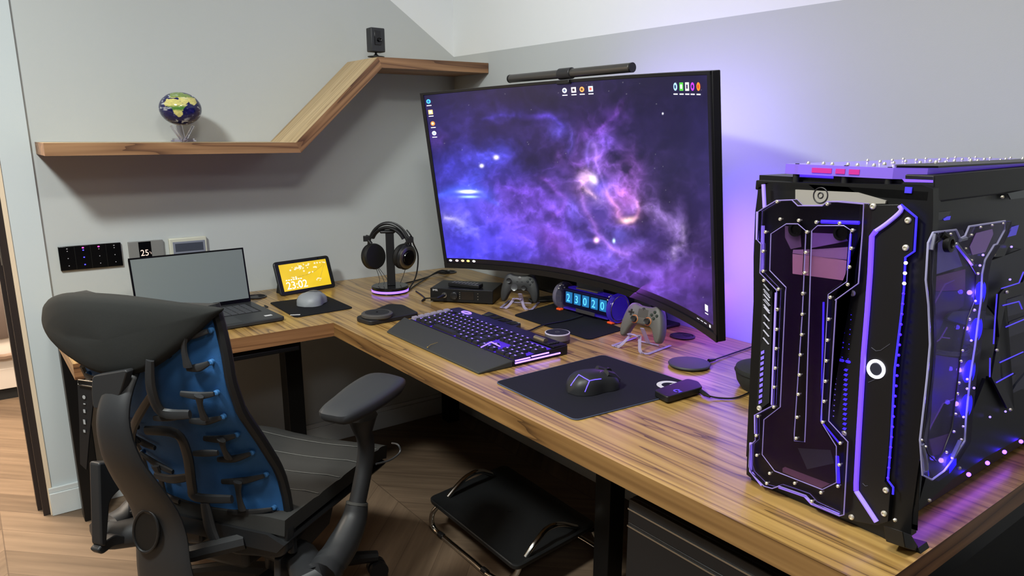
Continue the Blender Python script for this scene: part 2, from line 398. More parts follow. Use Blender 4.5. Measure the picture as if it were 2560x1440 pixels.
# grommets
def grommet(px, py, r, label):
    p = U(px, py, z=ZD); b = MB(); b.lathe([(r, 0.0005), (r, 0.004), (r * 0.86, 0.005), (r * 0.84, 0.0025), (0.001, 0.0025)], p, n=32)
    g = tag(b.build('cable_grommet', mat('grommet_dark', (40, 36, 38), 0.35)), label, 'cable grommet')
    b = MB(); b.prism([p + Vector((r * 0.3 * math.cos(a) + r * .5, r * .35 * math.sin(a), 0.003)) for a in [k * PI / 8 for k in range(16)]], (0, 0, 0.0005)); b.build('slot', blk_m, g)
    return p
grommet(1706, 842, 0.041, 'round desk grommet behind the grey game controller')
pg = grommet(1118, 681, 0.045, 'round desk grommet in the far corner with a black cable through it')
grommet(641, 743, 0.04, 'round desk grommet just right of the laptop screen')

# ================================================================ zigzag shelf
SD, ST = 0.285, 0.042
sh = thing('zigzag_shelf', 'walnut wall shelf that steps up in a zigzag towards the corner', 'shelf', (-0.85, -0.14, 1.32))
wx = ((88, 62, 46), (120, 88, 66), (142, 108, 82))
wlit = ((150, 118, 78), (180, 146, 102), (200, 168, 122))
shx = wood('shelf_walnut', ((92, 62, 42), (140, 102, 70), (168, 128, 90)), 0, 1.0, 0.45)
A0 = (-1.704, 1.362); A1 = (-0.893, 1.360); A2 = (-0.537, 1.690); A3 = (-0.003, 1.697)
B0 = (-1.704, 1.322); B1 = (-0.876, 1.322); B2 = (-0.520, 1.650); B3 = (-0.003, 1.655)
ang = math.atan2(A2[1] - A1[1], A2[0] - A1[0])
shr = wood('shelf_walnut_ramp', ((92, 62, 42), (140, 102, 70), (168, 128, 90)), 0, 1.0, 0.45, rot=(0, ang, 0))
litx = wood('shelf_walnut_lit', ((168, 138, 96), (196, 168, 122), (212, 186, 142)), 0, 1.0, 0.45); litr = wood('shelf_walnut_ramp_lit', ((168, 138, 96), (196, 168, 122), (212, 186, 142)), 0, 1.0, 0.45, rot=(0, ang, 0))  # paler copy of the walnut: lamplight painted onto the upward faces
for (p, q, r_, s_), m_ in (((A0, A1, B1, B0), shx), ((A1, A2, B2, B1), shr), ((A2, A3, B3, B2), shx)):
    b = MB(); b.prism([(v[0], -SD, v[1]) for v in (p, q, r_, s_)], (0, SD - 0.001, 0)); bo = b.build('board', [m_, litr if m_ is shr else litx], sh, flat=True)
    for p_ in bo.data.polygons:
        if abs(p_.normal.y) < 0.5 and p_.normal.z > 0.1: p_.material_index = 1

# globe, slightly wide like in the photo
gp = U(451, 272, y=-0.14); g0 = thing('rotating_globe', 'small blue and green earth globe on a clear stand on the lower shelf', 'globe', (gp.x, -0.14, 1.3625))
gr, gh = 0.071, 0.0585
def gpos(u, v):
    lon = u * 2 * PI; lat = (v - 0.5) * PI * 0.999
    return [gp.x + gr * np.cos(lat) * np.cos(lon), -0.14 + gr * np.cos(lat) * np.sin(lon), gp.z + gh * np.sin(lat)]
def inpoly(x, y, P):
    r = np.zeros(x.shape, bool); n = len(P)
    for i in range(n):
        x1, y1 = P[i]; x2, y2 = P[(i + 1) % n]
        c = ((y1 > y) != (y2 > y)) & (x < (x2 - x1) * (y - y1) / ((y2 - y1) + 1e-9) + x1); r ^= c
    return r
def gcol(u, v):
    # coordinates seen from the camera side: angle about the view direction
    va = math.atan2(CAM.y + 0.14, CAM.x - gp.x)
    lon = (u * 2 * PI - va + PI) % (2 * PI) - PI; lat = (v - 0.5) * PI
    X = np.sin(lon) * np.cos(lat); Y = np.sin(lat) * 0.94; front = np.cos(lon) > -0.25
    Xn = X + (fbm(u * 30, v * 20, 4, 2) - .5) * 0.10; Yn = Y + (fbm(u * 30, v * 20, 4, 8) - .5) * 0.10
    # normalised crop coordinates of the continents
    f = lambda pts: [((a - 800) / 390, (512 - c) / 310) for a, c in pts]
    af = inpoly(Xn, Yn, f([(510, 420), (590, 355), (680, 350), (790, 380), (850, 440), (930, 450), (830, 560), (830, 620), (760, 665), (700, 620), (660, 550), (640, 500), (540, 480)]))
    asia = inpoly(Xn, Yn, f([(620, 330), (640, 250), (800, 225), (950, 260), (1080, 330), (1110, 400), (1050, 470), (960, 400), (880, 460), (790, 380), (760, 330), (690, 330)]))
    asia &= ~inpoly(Xn, Yn, f([(660, 335), (780, 335), (800, 365), (700, 365)]))
    other = (fbm(u * 5, v * 4, 5, 5) > 0.6) & ~front
    land = (af | asia) & front | other
    n = fbm(u * 60, v * 40, 4, 1)[..., None]; cl = fbm(u * 18 + 3 * fbm(u * 8, v * 8, 3, 4), v * 22, 5, 6)[..., None]
    green = np.clip((0.18 - np.abs(Yn + 0.0))[..., None] * 8, 0, 1) * (af[..., None]) + (Yn[..., None] > 0.62) * 0.8
    lc = slin(205, 196, 120) * (1 - green) + slin(84, 128, 58) * green
    lc = lc * (0.7 + 0.6 * n)
    oc = slin(22, 24, 78) * (0.6 + 0.9 * n)
    c = np.where(land[..., None], lc, oc)
    k = np.clip((cl - 0.60) * 5, 0, 0.8) * np.where(land[..., None], 0.3, 1)
    pole = np.clip((np.abs(lat) - 1.25) * 5, 0, 0.8)[..., None]; k = np.maximum(k, pole)
    return c * (1 - k) + slin(225, 232, 236) * k
gm = attr_mat('earth_print', 0, 0.12, emit=False)
grid_picture('sphere', gpos, gcol, 220, 120, gm, g0)
b = MB(); z0 = 1.363
for s_ in (-1, 1):
    b.box((gp.x + s_ * 0.020, -0.14, z0 + 0.028), (0.007, 0.02, 0.066), Euler((0, s_ * 0.55, 0)).to_matrix())
    b.box((gp.x + s_ * 0.022, -0.14, z0 + 0.006), (0.026, 0.03, 0.012), Euler((0, 0, 0)).to_matrix())
b.box((gp.x, -0.112, z0 + 0.03), (0.02, 0.006, 0.062), Euler((-0.5, 0, 0)).to_matrix())
b.box((gp.x, -0.14, z0 + 0.003), (0.075, 0.05, 0.006))
b.build('stand', acr, g0, bevel=0.001)

# desktop speaker / camera on the upper shelf
c0 = U(940, 137, y=-0.2)
cz = 1.697
sp_ = thing('indoor_camera', 'small black rectangular camera on a foot, on top of the shelf bend', 'camera', (c0.x, -0.2, cz))
b = MB(); w2 = 0.031; zt_ = U(940, 71, y=-0.2).z; zb_ = U(940, 131, y=-0.2).z
b.b2((c0.x - w2, -0.225, zb_), (c0.x + w2, -0.18, zt_)); hb = b.build('body', mat('camera_grey', (44, 45, 48), 0.5), sp_, bevel=0.004)
b = MB(); b.b2((c0.x - 0.017, -0.2275, zb_ + 0.026), (c0.x + 0.011, -0.2245, zt_ - 0.012)); b.build('front_panel', blk_g, sp_, bevel=0.002)
b = MB(); b.lathe([(0.008, 0), (0.0085, 0.006), (0.006, 0.007), (0.001, 0.004)], (c0.x + 0.004, -0.2275, (zb_ + zt_) / 2), (0, -1, 0)); b.build('lens', blk_g, sp_)
b = MB(); b.lathe([(0.034, 0.0003), (0.034, 0.003), (0.012, 0.006), (0.005, 0.012), (0.005, zb_ - cz + 0.001)], (c0.x, -0.2, cz)); b.build('foot', blk, sp_)

# ================================================================ wall panels
def plate(name, pxs, th, m, label, cat, yy=0.0):
    pts = [U(a, c, y=yy) for a, c in pxs]; xs = [p.x for p in pts]; zs = [p.z for p in pts]
    x0, x1, z0, z1 = min(xs), max(xs), min(zs), max(zs)
    t = thing(name, label, cat, ((x0 + x1) / 2, -th, z0))
    b = MB(); b.b2((x0, -th, z0), (x1, -0.0005, z1)); b.build('body', m, t, bevel=0.0015)
    return t, x0, x1, z0, z1
t, x0, x1, z0, z1 = plate('switch_panel', [(145, 617), (300, 606), (152, 677)], 0.011, blk_g, 'wide black glass touch switch panel with tiny lights on the wall', 'switch')
dw = mat('dim_dot', (130, 128, 130), 0.5, emit=(120, 120, 125), estr=0.5)
db = mat('blue_dot', (60, 60, 255), 0.5, emit=(70, 66, 255), estr=2.0); dr = mat('pink_dot', (255, 90, 190), 0.5, emit=(255, 70, 190), estr=1.6)
for i in range(4):
    for j, fz in enumerate((0.90, 0.80, 0.50, 0.19)):
        m_ = dw
        if i == 1: m_ = dr if j == 0 else db
        if i == 2 and j == 0: m_ = dr
        b = MB(); b.sph((x0 + (x1 - x0) * (0.135 + 0.25 * i), -0.0112, z0 + (z1 - z0) * fz), 0.0019 if m_ is dw else 0.0026, 5, (1.4 if j == 0 else 1, 0.3, 1)); b.build('indicator', m_, t)
for i in range(1, 4):
    b = MB(); b.b2((x0 + (x1 - x0) * i / 4 - 0.0006, -0.0116, z0 + 0.002), (x0 + (x1 - x0) * i / 4 + 0.0006, -0.0109, z1 - 0.002)); b.build('seam', mat('seam_black', (3, 3, 3), 0.6), t)
t, x0, x1, z0, z1 = plate('thermostat', [(317, 605), (405, 598)], 0.013, mat('thermostat_grey', (128, 128, 128), 0.4), 'grey square thermostat showing 25 degrees above the laptop', 'thermostat') if False else (None,) * 5
pa_, pb_ = U(318, 605, y=0), U(405, 598, y=0)
t = thing('thermostat', 'grey square thermostat with a 25 degree readout, half hidden by the laptop', 'thermostat', ((pa_.x + pb_.x) / 2, -0.013, pa_.z - 0.115))
x0, x1, z1, z0 = pa_.x, pb_.x, pa_.z, pa_.z - 0.115
b = MB(); b.b2((x0, -0.013, z0), (x1, -0.0005, z1)); b.build('body', mat('thermostat_grey', (126, 126, 124), 0.4), t, bevel=0.0015)
b = MB(); b.b2((x0 + 0.034, -0.0138, z0 + 0.002), (x0 + 0.077, -0.0129, z1 - 0.002)); b.build('display', blk_g, t)
text_mesh('25', 0.033, (x0 + 0.038, -0.0141, z1 - 0.055), (1, 0, 0), (0, 0, 1), 'readout', mat('readout', (200, 180, 170), 0.5, emit=(225, 200, 185), estr=0.8), t, sx=0.9)
text_mesh('°c', 0.013, (x0 + 0.069, -0.0141, z1 - 0.050), (1, 0, 0), (0, 0, 1), 'readout', MT['readout'], t, sx=0.7)
pa_, pb_ = U(419, 596, y=0), U(513, 589, y=0); x0, x1, z1 = pa_.x, pb_.x, (pa_.z + pb_.z) / 2; z0 = z1 - 0.12
t = thing('wall_controller', 'cream wall controller with a grey-blue display right of the thermostat', 'wall controller', ((x0 + x1) / 2, -0.02, z0))
b = MB(); b.b2((x0, -0.018, z0), (x1, -0.0005, z1)); b.build('body', mat('ivory_plastic', (200, 200, 184), 0.45), t, bevel=0.004)
b = MB(); b.b2((x0 + 0.012, -0.0195, z0 + 0.02), (x1 - 0.008, -0.0178, z1 - 0.014)); b.build('front_plate', mat('bluegrey_plate', (128, 132, 146), 0.35), t, bevel=0.001)
b = MB(); b.b2((x0 + 0.02, -0.0203, z1 - 0.052), (x1 - 0.016, -0.0194, z1 - 0.021)); b.build('display', mat('lcd_grey', (70, 74, 86), 0.25), t)

# ================================================================ laundry seen through the door
yw = 1.55; wp = lambda a, c: U(a, c, y=yw)
wb = wp(30, 988); wt_ = wp(30, 588)
wm = thing('washing_machine', 'white front-loading washing machine in the room behind the door frame', 'washing machine', (-2.2, 1.9, 0))
whi = mat('appliance_white', (205, 196, 186), 0.35)
x1w = -1.74
b = MB(); b.b2((-2.48, yw, 0.06), (x1w, 2.2, wt_.z)); b.build('body', whi, wm, bevel=0.01)
b = MB(); b.b2((-2.48, yw + 0.01, 0.0), (x1w, 2.2, 0.058)); b.build('plinth', blk_m, wm)
dc = wp(-8, 776)
b = MB(); b.lathe([(0.255, 0), (0.27, 0.012), (0.258, 0.03), (0.245, 0.03), (0.235, 0.012)], (dc.x, yw, dc.z), (0, -1, 0), 40, cap=False); b.build('door_ring', mat('bronze_ring', (150, 128, 112), 0.3, 0.6), wm)
b = MB(); b.lathe([(0.155, 0.004), (0.15, 0.014), (0.12, 0.022), (0.001, 0.026)], (dc.x, yw, dc.z), (0, -1, 0), 40); b.build('door_glass', mat('dark_door_glass', (96, 84, 78), 0.2), wm)
q = wp(25, 945); b = MB(); b.b2((q.x - 0.09, yw - 0.003, q.z - 0.055), (q.x + 0.03, yw + 0.001, q.z + 0.055)); b.build('filter_flap', mat('flap_white', (196, 186, 176), 0.4), wm, bevel=0.002)
q = wp(6, 678); b = MB(); b.lathe([(0.026, 0), (0.024, 0.02), (0.001, 0.022)], (q.x, yw, q.z), (0, -1, 0), 24); b.build('dial', silver, wm)
q = wp(6, 610)
b = MB(); b.b2((-2.48, yw + 0.03, wt_.z + 0.003), (x1w, 2.2, wt_.z + 0.12)); tag(b.build('dark_countertop', blk_m), 'dark slab standing above the washing machine', 'worktop')
b = MB(); b.b2((-2.48, yw + 0.03, wt_.z + 0.125), (x1w, 2.2, 2.3)); tag(b.build('laundry_cabinet', mat('beige_cabinet', (196, 172, 146), 0.5), bevel=0.003), 'beige tall cabinet above the washing machine', 'cabinet')

# ================================================================ monitor
MX0, MY0, MY1 = -0.400, -0.5393, -1.8991; SAG = 0.1647; ZB, MH, TILT = 0.8635, 0.685, 0.1392
hw = (MY0 - MY1) / 2; Rm = (hw * hw + SAG * SAG) / (2 * SAG); a0 = math.asin(hw / Rm); ymid = (MY0 + MY1) / 2
def SC(u, v, off=0.0):
    # u 0..1 left->right, v 0..1 bottom->top, off towards the viewer
    a = (u * 2 - 1) * a0
    dep = np.cos(a) * (Rm - off) - math.cos(a0) * Rm
    y = ymid - np.sin(a) * (Rm - off)
    return MX0 + dep * math.cos(TILT) - v * MH * math.sin(TILT), y, ZB + v * MH * math.cos(TILT) + dep * math.sin(TILT) + 0.0015 * (y - ymid)
mon = thing('curved_monitor', 'huge curved widescreen monitor showing a purple nebula wallpaper', 'monitor', (-0.16, -1.22, ZD))
NU = 40
def ring(u0, u1, v0, v1, offf, offb):
    b = MB(); R_ = []
    for i in range(NU + 1):
        u = u0 + (u1 - u0) * i / NU
        R_.append([SC(u, v0, offf), SC(u, v1, offf), SC(u, v1, offb), SC(u, v0, offb)])
    b.loft(R_); return b
ring(0, 1, 0, 1, 0.0, -0.022).build('casing', mat('monitor_casing', (20, 20, 22), 0.4), mon, bevel=0.002, sharp=50)
bz = 0.013; bbz = 0.030
b = ring(0, 1, 0, bbz, 0.006, 0.0005); b.build('bezel', blk, mon, sharp=50)
b = ring(0, 1, 1 - 0.012, 1, 0.005, 0.0005); b.build('bezel', blk, mon, sharp=50)
b = ring(0, 0.010, 0, 1, 0.005, 0.0005); b.build('bezel', blk, mon, sharp=50)
b = ring(1 - 0.012, 1, 0, 1, 0.005, 0.0005); b.build('bezel', blk, mon, sharp=50)
su0, su1, sv0, sv1 = 0.010, 0.984, 0.032, 0.986
def spos(u, v):
    x, y, z = SC(su0 + (su1 - su0) * u, sv0 + (sv1 - sv0) * v, 0.0015); return [x, y, z]
def PX(x, y, z):
    Mi = np.array(RM.transposed()); q = np.stack([x - CAM.x, y - CAM.y, z - CAM.z], -1) @ Mi.T
    return CX + FPX * q[..., 0] / -q[..., 2], CY - FPX * q[..., 1] / -q[..., 2]
def nebula(u, v):
    # the wallpaper is painted in the frame of the picture seen on the panel, then stays on the panel
    xs_, ys_, zs_ = spos(u, v); ax, ay = PX(xs_, ys_, zs_); X0 = (ax - 1040) * 2.571; Y0 = (ay - 140) * 2.571
    s_ = 1 / 210.0
    wx_ = (fbm(X0 * s_, Y0 * s_, 5, 11) - .5) * 85; wy_ = (fbm(X0 * s_, Y0 * s_, 5, 23) - .5) * 85
    X, Y = X0 + wx_, Y0 + wy_
    n1 = fbm(X * s_ * .9, Y * s_ * .9, 5, 31); n2 = fbm(X * s_ * 2.6, Y * s_ * 2.6, 5, 41)
    rid = 1 - np.abs(2 * fbm(X * s_ * 2.2 + 4, Y * s_ * 2.2, 5, 55) - 1); fil = np.clip((rid - 0.74) * 4, 0, 1)
    c = np.zeros(X.shape + (3,)) + slin(32, 26, 72) * (0.42 + 1.0 * n1[..., None])
    def put(g, col, k, tex):
        nonlocal c
        t = (1 - tex) + tex * np.clip((n2 - 0.28) * 2.2, 0, 2) * (0.75 + 0.5 * fil)
        c = c * (1 - np.clip(g * 0.3 * k, 0, .8))[..., None] + (g * t * k)[..., None] * slin(*col)
    def blob(cx, cy, sx, sy, col, k=1.0, tex=0.5, rot=0.0, raw=False):
        a, b_ = (X0, Y0) if raw else (X, Y); dx, dy = a - cx, b_ - cy; cr, sr = math.cos(rot), math.sin(rot)
        put(np.exp(-(((dx * cr + dy * sr) / sx) ** 2 + ((-dx * sr + dy * cr) / sy) ** 2)), col, k, tex)
    def line(pts, w_, col, k=1.0, tex=0.4, soft=2.0):
        d = np.full(X.shape, 1e9)
        P = [(p.x, p.y) for p in smooth_path([Vector((p[0], p[1], 0)) for p in pts], 3)]
        for (x1, y1), (x2, y2) in zip(P, P[1:]):
            dx, dy = x2 - x1, y2 - y1; t = np.clip(((X - x1) * dx + (Y - y1) * dy) / (dx * dx + dy * dy + 1e-9), 0, 1)
            d = np.minimum(d, np.hypot(X - x1 - t * dx, Y - y1 - t * dy))
        put(0.42 * np.exp(-(d / w_) ** soft) + 0.48 * np.exp(-d / (2.0 * w_)), col, k, min(1, tex + 0.30))
    def dark(cx, cy, sx, sy, k=0.7, rot=0.0, col=(24, 20, 56)):
        nonlocal c
        dx, dy = X - cx, Y - cy; cr, sr = math.cos(rot), math.sin(rot)
        g = np.exp(-(((dx * cr + dy * sr) / sx) ** 2 + ((-dx * sr + dy * cr) / sy) ** 2)) * k
        c = c * (1 - g[..., None]) + g[..., None] * slin(*col)
    blob(380, 760, 330, 170, (48, 52, 180), 1.1, .45); blob(250, 430, 260, 120, (44, 34, 110), .6)
    blob(420, 1180, 400, 190, (66, 62, 218), 1.35, .35); blob(260, 1300, 200, 90, (62, 62, 225), 1.0, .3)
    blob(300, 980, 190, 90, (84, 80, 228), .9, .2, .15)
    line([(520, 930), (750, 1030), (950, 1180), (1150, 1310), (1450, 1390), (1750, 1430)], 105, (118, 76, 196), 1.0, .35)
    line([(700, 1150), (900, 1330), (1150, 1450), (1500, 1560)], 110, (112, 74, 196), .9, .35)
    blob(880, 1200, 120, 60, (140, 70, 180), .5, .4, .6)
    line([(560, 860), (760, 890), (840, 960), (930, 1060)], 48, (108, 62, 190), .9, .6)
    line([(820, 790), (880, 830), (920, 900), (972, 935), (945, 1005), (890, 1035)], 15, (150, 92, 225), .9, .3)
    line([(430, 420), (560, 382), (700, 378), (850, 388), (930, 440)], 13, (84, 66, 205), .7, .5); blob(780, 385, 90, 20, (100, 66, 200), .6, .5)
    blob(905, 480, 55, 45, (92, 78, 205), .7, .7); blob(930, 640, 40, 42, (140, 92, 205), 1.0, .8); line([(990, 500), (1005, 560), (985, 590)], 13, (112, 92, 225), .9, .5)
    blob(150, 545, 60, 50, (92, 56, 150), .7, .8); blob(240, 700, 60, 40, (60, 56, 190), .5, .8)
    dark(760, 640, 150, 120, .75); dark(900, 250, 320, 80, .5, 0, (38, 34, 60)); dark(1680, 560, 170, 330, .7); dark(1500, 220, 240, 90, .55)
    line([(1340, 300), (1250, 400), (1180, 465), (1110, 500)], 16, (132, 76, 195), .9, .6); blob(1260, 400, 80, 60, (90, 52, 160), .6, .7, -.7)
    blob(1150, 495, 60, 45, (136, 86, 220), .9, .7); blob(1225, 580, 75, 70, (112, 78, 210), .9, .8); line([(1130, 540), (1110, 620), (1120, 690)], 9, (140, 110, 235), .8, .2)
    line([(1190, 640), (1240, 760), (1280, 860), (1330, 960)], 62, (150, 98, 215), 1.05, .75)
    blob(1400, 790, 70, 130, (140, 84, 180), .9, .9, -.15); blob(1350, 900, 60, 70, (190, 105, 200), .9, .8)
    line([(1150, 560), (1190, 720), (1240, 870)], 10, (175, 130, 245), .9, .2)
    line([(1230, 880), (1280, 960), (1310, 1045), (1370, 1062), (1412, 1000), (1420, 930)], 13, (235, 150, 215), 1.0, .35)
    blob(1345, 1052, 40, 17, (255, 205, 190), 1.7, .15)
    blob(1150, 950, 55, 115, (56, 46, 150), .8, .1, .15); dark(1190, 1010, 60, 110, .55, .15, (50, 42, 140))
    blob(1200, 850, 60, 60, (110, 90, 230), .9, .1)
    line([(1070, 860), (1100, 960), (1140, 1060), (1155, 1130), (1230, 1205), (1340, 1260)], 13, (180, 122, 232), 1.0, .25)
    line([(1020, 960), (1050, 1090), (1130, 1220), (1240, 1290)], 55, (104, 90, 218), .95, .5)
    line([(1060, 690), (1080, 780), (1060, 860)], 34, (160, 100, 225), .9, .6)
    blob(1100, 775, 40, 52, (255, 205, 250), 1.3, .75); blob(1152, 790, 22, 30, (255, 235, 255), 1.6, .15); line([(1080, 860), (1130, 885), (1155, 900)], 16, (255, 205, 220), 1.2, .6)
    line([(1430, 960), (1540, 1010), (1620, 1065), (1690, 1140), (1705, 1210)], 42, (140, 112, 180), 1.0, .95)
    line([(1700, 1080), (1710, 1170), (1640, 1220), (1650, 1300)], 13, (185, 160, 215), .9, .6)
    dark(1470, 1070, 60, 55, .5); dark(1510, 1170, 80, 80, .7, 0, (38, 28, 92)); dark(1840, 1350, 120, 230, .6, 0, (44, 28, 76))
    blob(1290, 1140, 90, 50, (96, 92, 210), .9, .8); blob(1400, 1240, 110, 40, (116, 82, 180), .8, .8); blob(1445, 1190, 20, 22, (96, 80, 170), .7, .5)
    blob(1640, 1380, 220, 55, (116, 74, 176), .7, .4, .1); blob(1700, 1620, 260, 90, (78, 46, 128), .6, .3, .3)
    line([(60, 960), (150, 905), (240, 868), (330, 862), (430, 892), (540, 950)], 16, (70, 100, 250), .9, .15)
    blob(335, 880, 120, 42, (60, 90, 240), 1.1, .1, 0, True); blob(335, 872, 48, 9, (230, 242, 255), 2.6, 0, 0, True); blob(342, 905, 46, 7, (170, 210, 255), 1.6, 0, 0, True)
    blob(470, 650, 110, 70, (78, 80, 235), 1.0, .85, -.6); blob(515, 652, 14, 12, (225, 215, 255), 2.0, 0, 0, True); blob(422, 706, 11, 10, (235, 230, 255), 2.2, 0, 0, True)
    line([(400, 760), (360, 830)], 40, (60, 80, 220), .7, .3)
    line([(200, 1050), (270, 1065), (300, 1090)], 14, (215, 205, 255), 1.2, .5); blob(320, 1120, 90, 55, (104, 104, 248), 1.0, .95); blob(640, 1290, 130, 35, (96, 84, 225), .6, .8)
    blob(1160, 1183, 14, 15, (255, 195, 245), 2.2, 0, 0, True); blob(1272, 1188, 8, 12, (190, 220, 255), 1.8, 0, 0, True); blob(1586, 370, 4, 5, (230, 230, 255), 2.5, 0, 0, True)
    c = c * (0.84 + 0.34 * n2[..., None]) + c * fil[..., None] * 0.18
    c = c * 0.92
    st = (_h(np.floor(X0 / 6), np.floor(Y0 / 6), 3) > 0.9992)[..., None]; c = c + st * 0.10
    tb = ((1 - v) > 0.972)[..., None]; c = np.where(tb, slin(10, 8, 16), c)
    return np.clip(c, 0, 1.6)
scm = attr_mat('nebula_picture', 0.95, 0.35)
grid_picture('screen', spos, nebula, 760, 440, scm, mon)
# icons on the desktop (flat marks a hair in front of the panel)
def icon_at(u, Y, w_, h_, rgb, name='icon', round_=False, st_=1.0):
    m_ = mat('icon_%d_%d_%d' % rgb, rgb, 0.5, emit=rgb, estr=st_)
    v = 1 - Y; us = su0 + (su1 - su0) * u; vs_ = sv0 + (sv1 - sv0) * v; pts = []
    du, dv = w_ / 2, h_ / 2
    if round_: loc_ = [(math.cos(k * PI / 6) * du, math.sin(k * PI / 6) * dv) for k in range(12)]
    else: loc_ = [(-du, -dv), (du, -dv), (du, dv), (-du, dv)]
    for a, b_ in loc_: pts.append(SC(us + a, vs_ + b_, 0.0024))
    mb = MB(); mb.poly(pts); return mb, m_
def icon(u, Y, rgb, round_=False, hole=None, w_=0.014, h_=0.024, cap=True):
    mb, m_ = icon_at(u, Y, w_, h_, rgb, round_=round_); o = mb.build('icon', m_, mon)
    if hole:
        mb, m2 = icon_at(u, Y, w_ * 0.5, h_ * 0.5, hole, round_=round_)
        for v in mb.bm.verts: v.co.x -= 0.0006
        mb.build('mark', m2, o)
    if cap:
        mb, m3 = icon_at(u, Y + h_ * 0.95, w_ * 1.1, 0.0045, (200, 200, 210)); mb.build('caption', m3, o)
icon(0.013, 0.035, (70, 170, 220), True, (30, 90, 160)); icon(0.015, 0.095, (230, 190, 120), False, (240, 240, 240)); icon(0.017, 0.160, (235, 130, 60), True, (250, 210, 180)); icon(0.017, 0.215, (215, 220, 235), True, (140, 160, 190))
for i, (u_, rgb, hl, rd) in enumerate(((0.475, (200, 205, 215), (90, 100, 130), True), (0.507, (235, 225, 230), (60, 50, 60), False), (0.536, (225, 150, 80), (90, 60, 40), True), (0.567, (180, 200, 220), (230, 90, 70), False))): icon(u_, 0.035, rgb, rd, hl, 0.016)
for i, (u_, rgb, hl, rd) in enumerate(((0.876, (150, 190, 220), (40, 60, 90), True), (0.899, (70, 165, 60), (225, 240, 225), False), (0.921, (215, 215, 215), (60, 50, 80), False), (0.942, (170, 50, 220), (30, 20, 60), True), (0.965, (240, 120, 30), (190, 60, 20), True))): icon(u_, 0.04, rgb, rd, hl, 0.014, 0.030)
icon(0.972, 0.915, (225, 225, 230), False, None, 0.012, 0.026)
for u_, rgb in ((0.012, (190, 190, 215)), (0.034, (235, 200, 210)), (0.054, (250, 205, 160)), (0.073, (240, 220, 120)), (0.093, (225, 225, 235))): icon(u_, 0.986, rgb, True, None, 0.011, 0.013, False)
for u_ in (0.935, 0.950, 0.965): icon(u_, 0.986, (170, 170, 180), False, None, 0.010, 0.004, False)
icon(0.985, 0.986, (200, 200, 210), False, None, 0.006, 0.012, False)
# stand: neck behind, heavy base on the desk
b = MB(); b.b2((-0.115, -1.28, ZD + 0.012), (-0.065, -1.16, 1.25)); b.build('neck', blk, mon, bevel=0.01)
b = MB(); b.b2((-0.20, -1.34, 1.08), (-0.105, -1.10, 1.28)); b.build('rear_housing', blk, mon, bevel=0.02)
b = MB(); b.prism([(-0.015, -0.95, ZD + 0.0005), (-0.015, -1.45, ZD + 0.0005), (-0.115, -1.45, ZD + 0.0005), (-0.115, -0.91, ZD + 0.0005), (-0.22, -0.87, ZD + 0.0005), (-0.20, -0.83, ZD + 0.0005), (-0.10, -0.84, ZD + 0.0005)], (0, 0, 0.012)); b.build('base', blk, mon, bevel=0.004)
b = MB(); b.b2((-0.16, -1.00, 0.79), (-0.09, -0.80, 0.93)); b.build('speaker_foot', blk_m, mon, bevel=0.012)
# led strip on the rear of the monitor
b = MB(); b.loft([[SC(0.62 + 0.36 * i / 12, v, -0.023) for v in (0.28, 0.30)] + [SC(0.62 + 0.36 * i / 12, v, -0.026) for v in (0.30, 0.28)] for i in range(13)])
b.build('light_strip', led_p, mon)

# light bar clamped on top of the monitor
la, lb = U(1277, 196, x=-0.33), U(1578, 170, x=-0.33)
lz = (la.z + lb.z) / 2
lbm = thing('monitor_light_bar', 'slim grey tubular light bar clamped on top of the big monitor', 'light bar', (-0.33, (la.y + lb.y) / 2, lz))
ax_ = Vector((0, lb.y - la.y, 0)).normalized()
gm_ = mat('bar_grey', (96, 94, 92), 0.35, 0.7)
b = MB(); b.tube([Vector((-0.33, la.y, lz)), Vector((-0.33, lb.y, lz))], 0.0140, 20); b.build('tube', gm_, lbm, bevel=0.002)
b = MB(); b.tube([Vector((-0.33, lb.y, lz)), Vector((-0.33, lb.y - 0.006, lz))], 0.0143, 20); b.build('end_cap', blk, lbm)
b = MB(); b.tube([Vector((-0.33, la.y, lz)), Vector((-0.33, la.y + 0.006, lz))], 0.0143, 20); b.build('end_cap', blk, lbm)
ym = U(1415, 185, x=-0.33).y
b = MB(); b.tube([Vector((-0.33, ym + 0.03, lz)), Vector((-0.33, ym - 0.03, lz))], 0.0180, 20); b.build('collar', mat('bar_dark', (60, 60, 62), 0.4, 0.5), lbm, bevel=0.002)
b = MB(); b.b2((-0.345, ym - 0.03, 1.5500), (-0.29, ym + 0.03, 1.564)); b.build('clamp', blk, lbm, bevel=0.003)

# ================================================================ things on the desk
Z = ZD
def rrect(c, ux, uy, w_, h_, r, n=5):
    c = Vector(c); ux = Vector(ux).normalized(); uy = Vector(uy).normalized(); P = []
    for sx, sy, a0_ in ((1, 1, 0), (-1, 1, 90), (-1, -1, 180), (1, -1, 270)):
        for k in range(n + 1):
            a = math.radians(a0_ + 90 * k / n)
            P.append(c + ux * (sx * (w_ / 2 - r) + r * math.cos(a)) + uy * (sy * (h_ / 2 - r) + r * math.sin(a)))
    return P
def rpoly(P, r, n=4):
    # rounds the corners of a polygon
    P = [Vector(p) for p in P]; out = []
    for i in range(len(P)):
        a, b_, c = P[i - 1], P[i], P[(i + 1) % len(P)]
        d1 = (a - b_).normalized(); d2 = (c - b_).normalized(); p1 = b_ + d1 * min(r, (a - b_).length * .45); p2 = b_ + d2 * min(r, (c - b_).length * .45)
        for k in range(n + 1):
            t = k / n; out.append((1 - t) ** 2 * p1 + 2 * t * (1 - t) * b_ + t * t * p2)
    return out
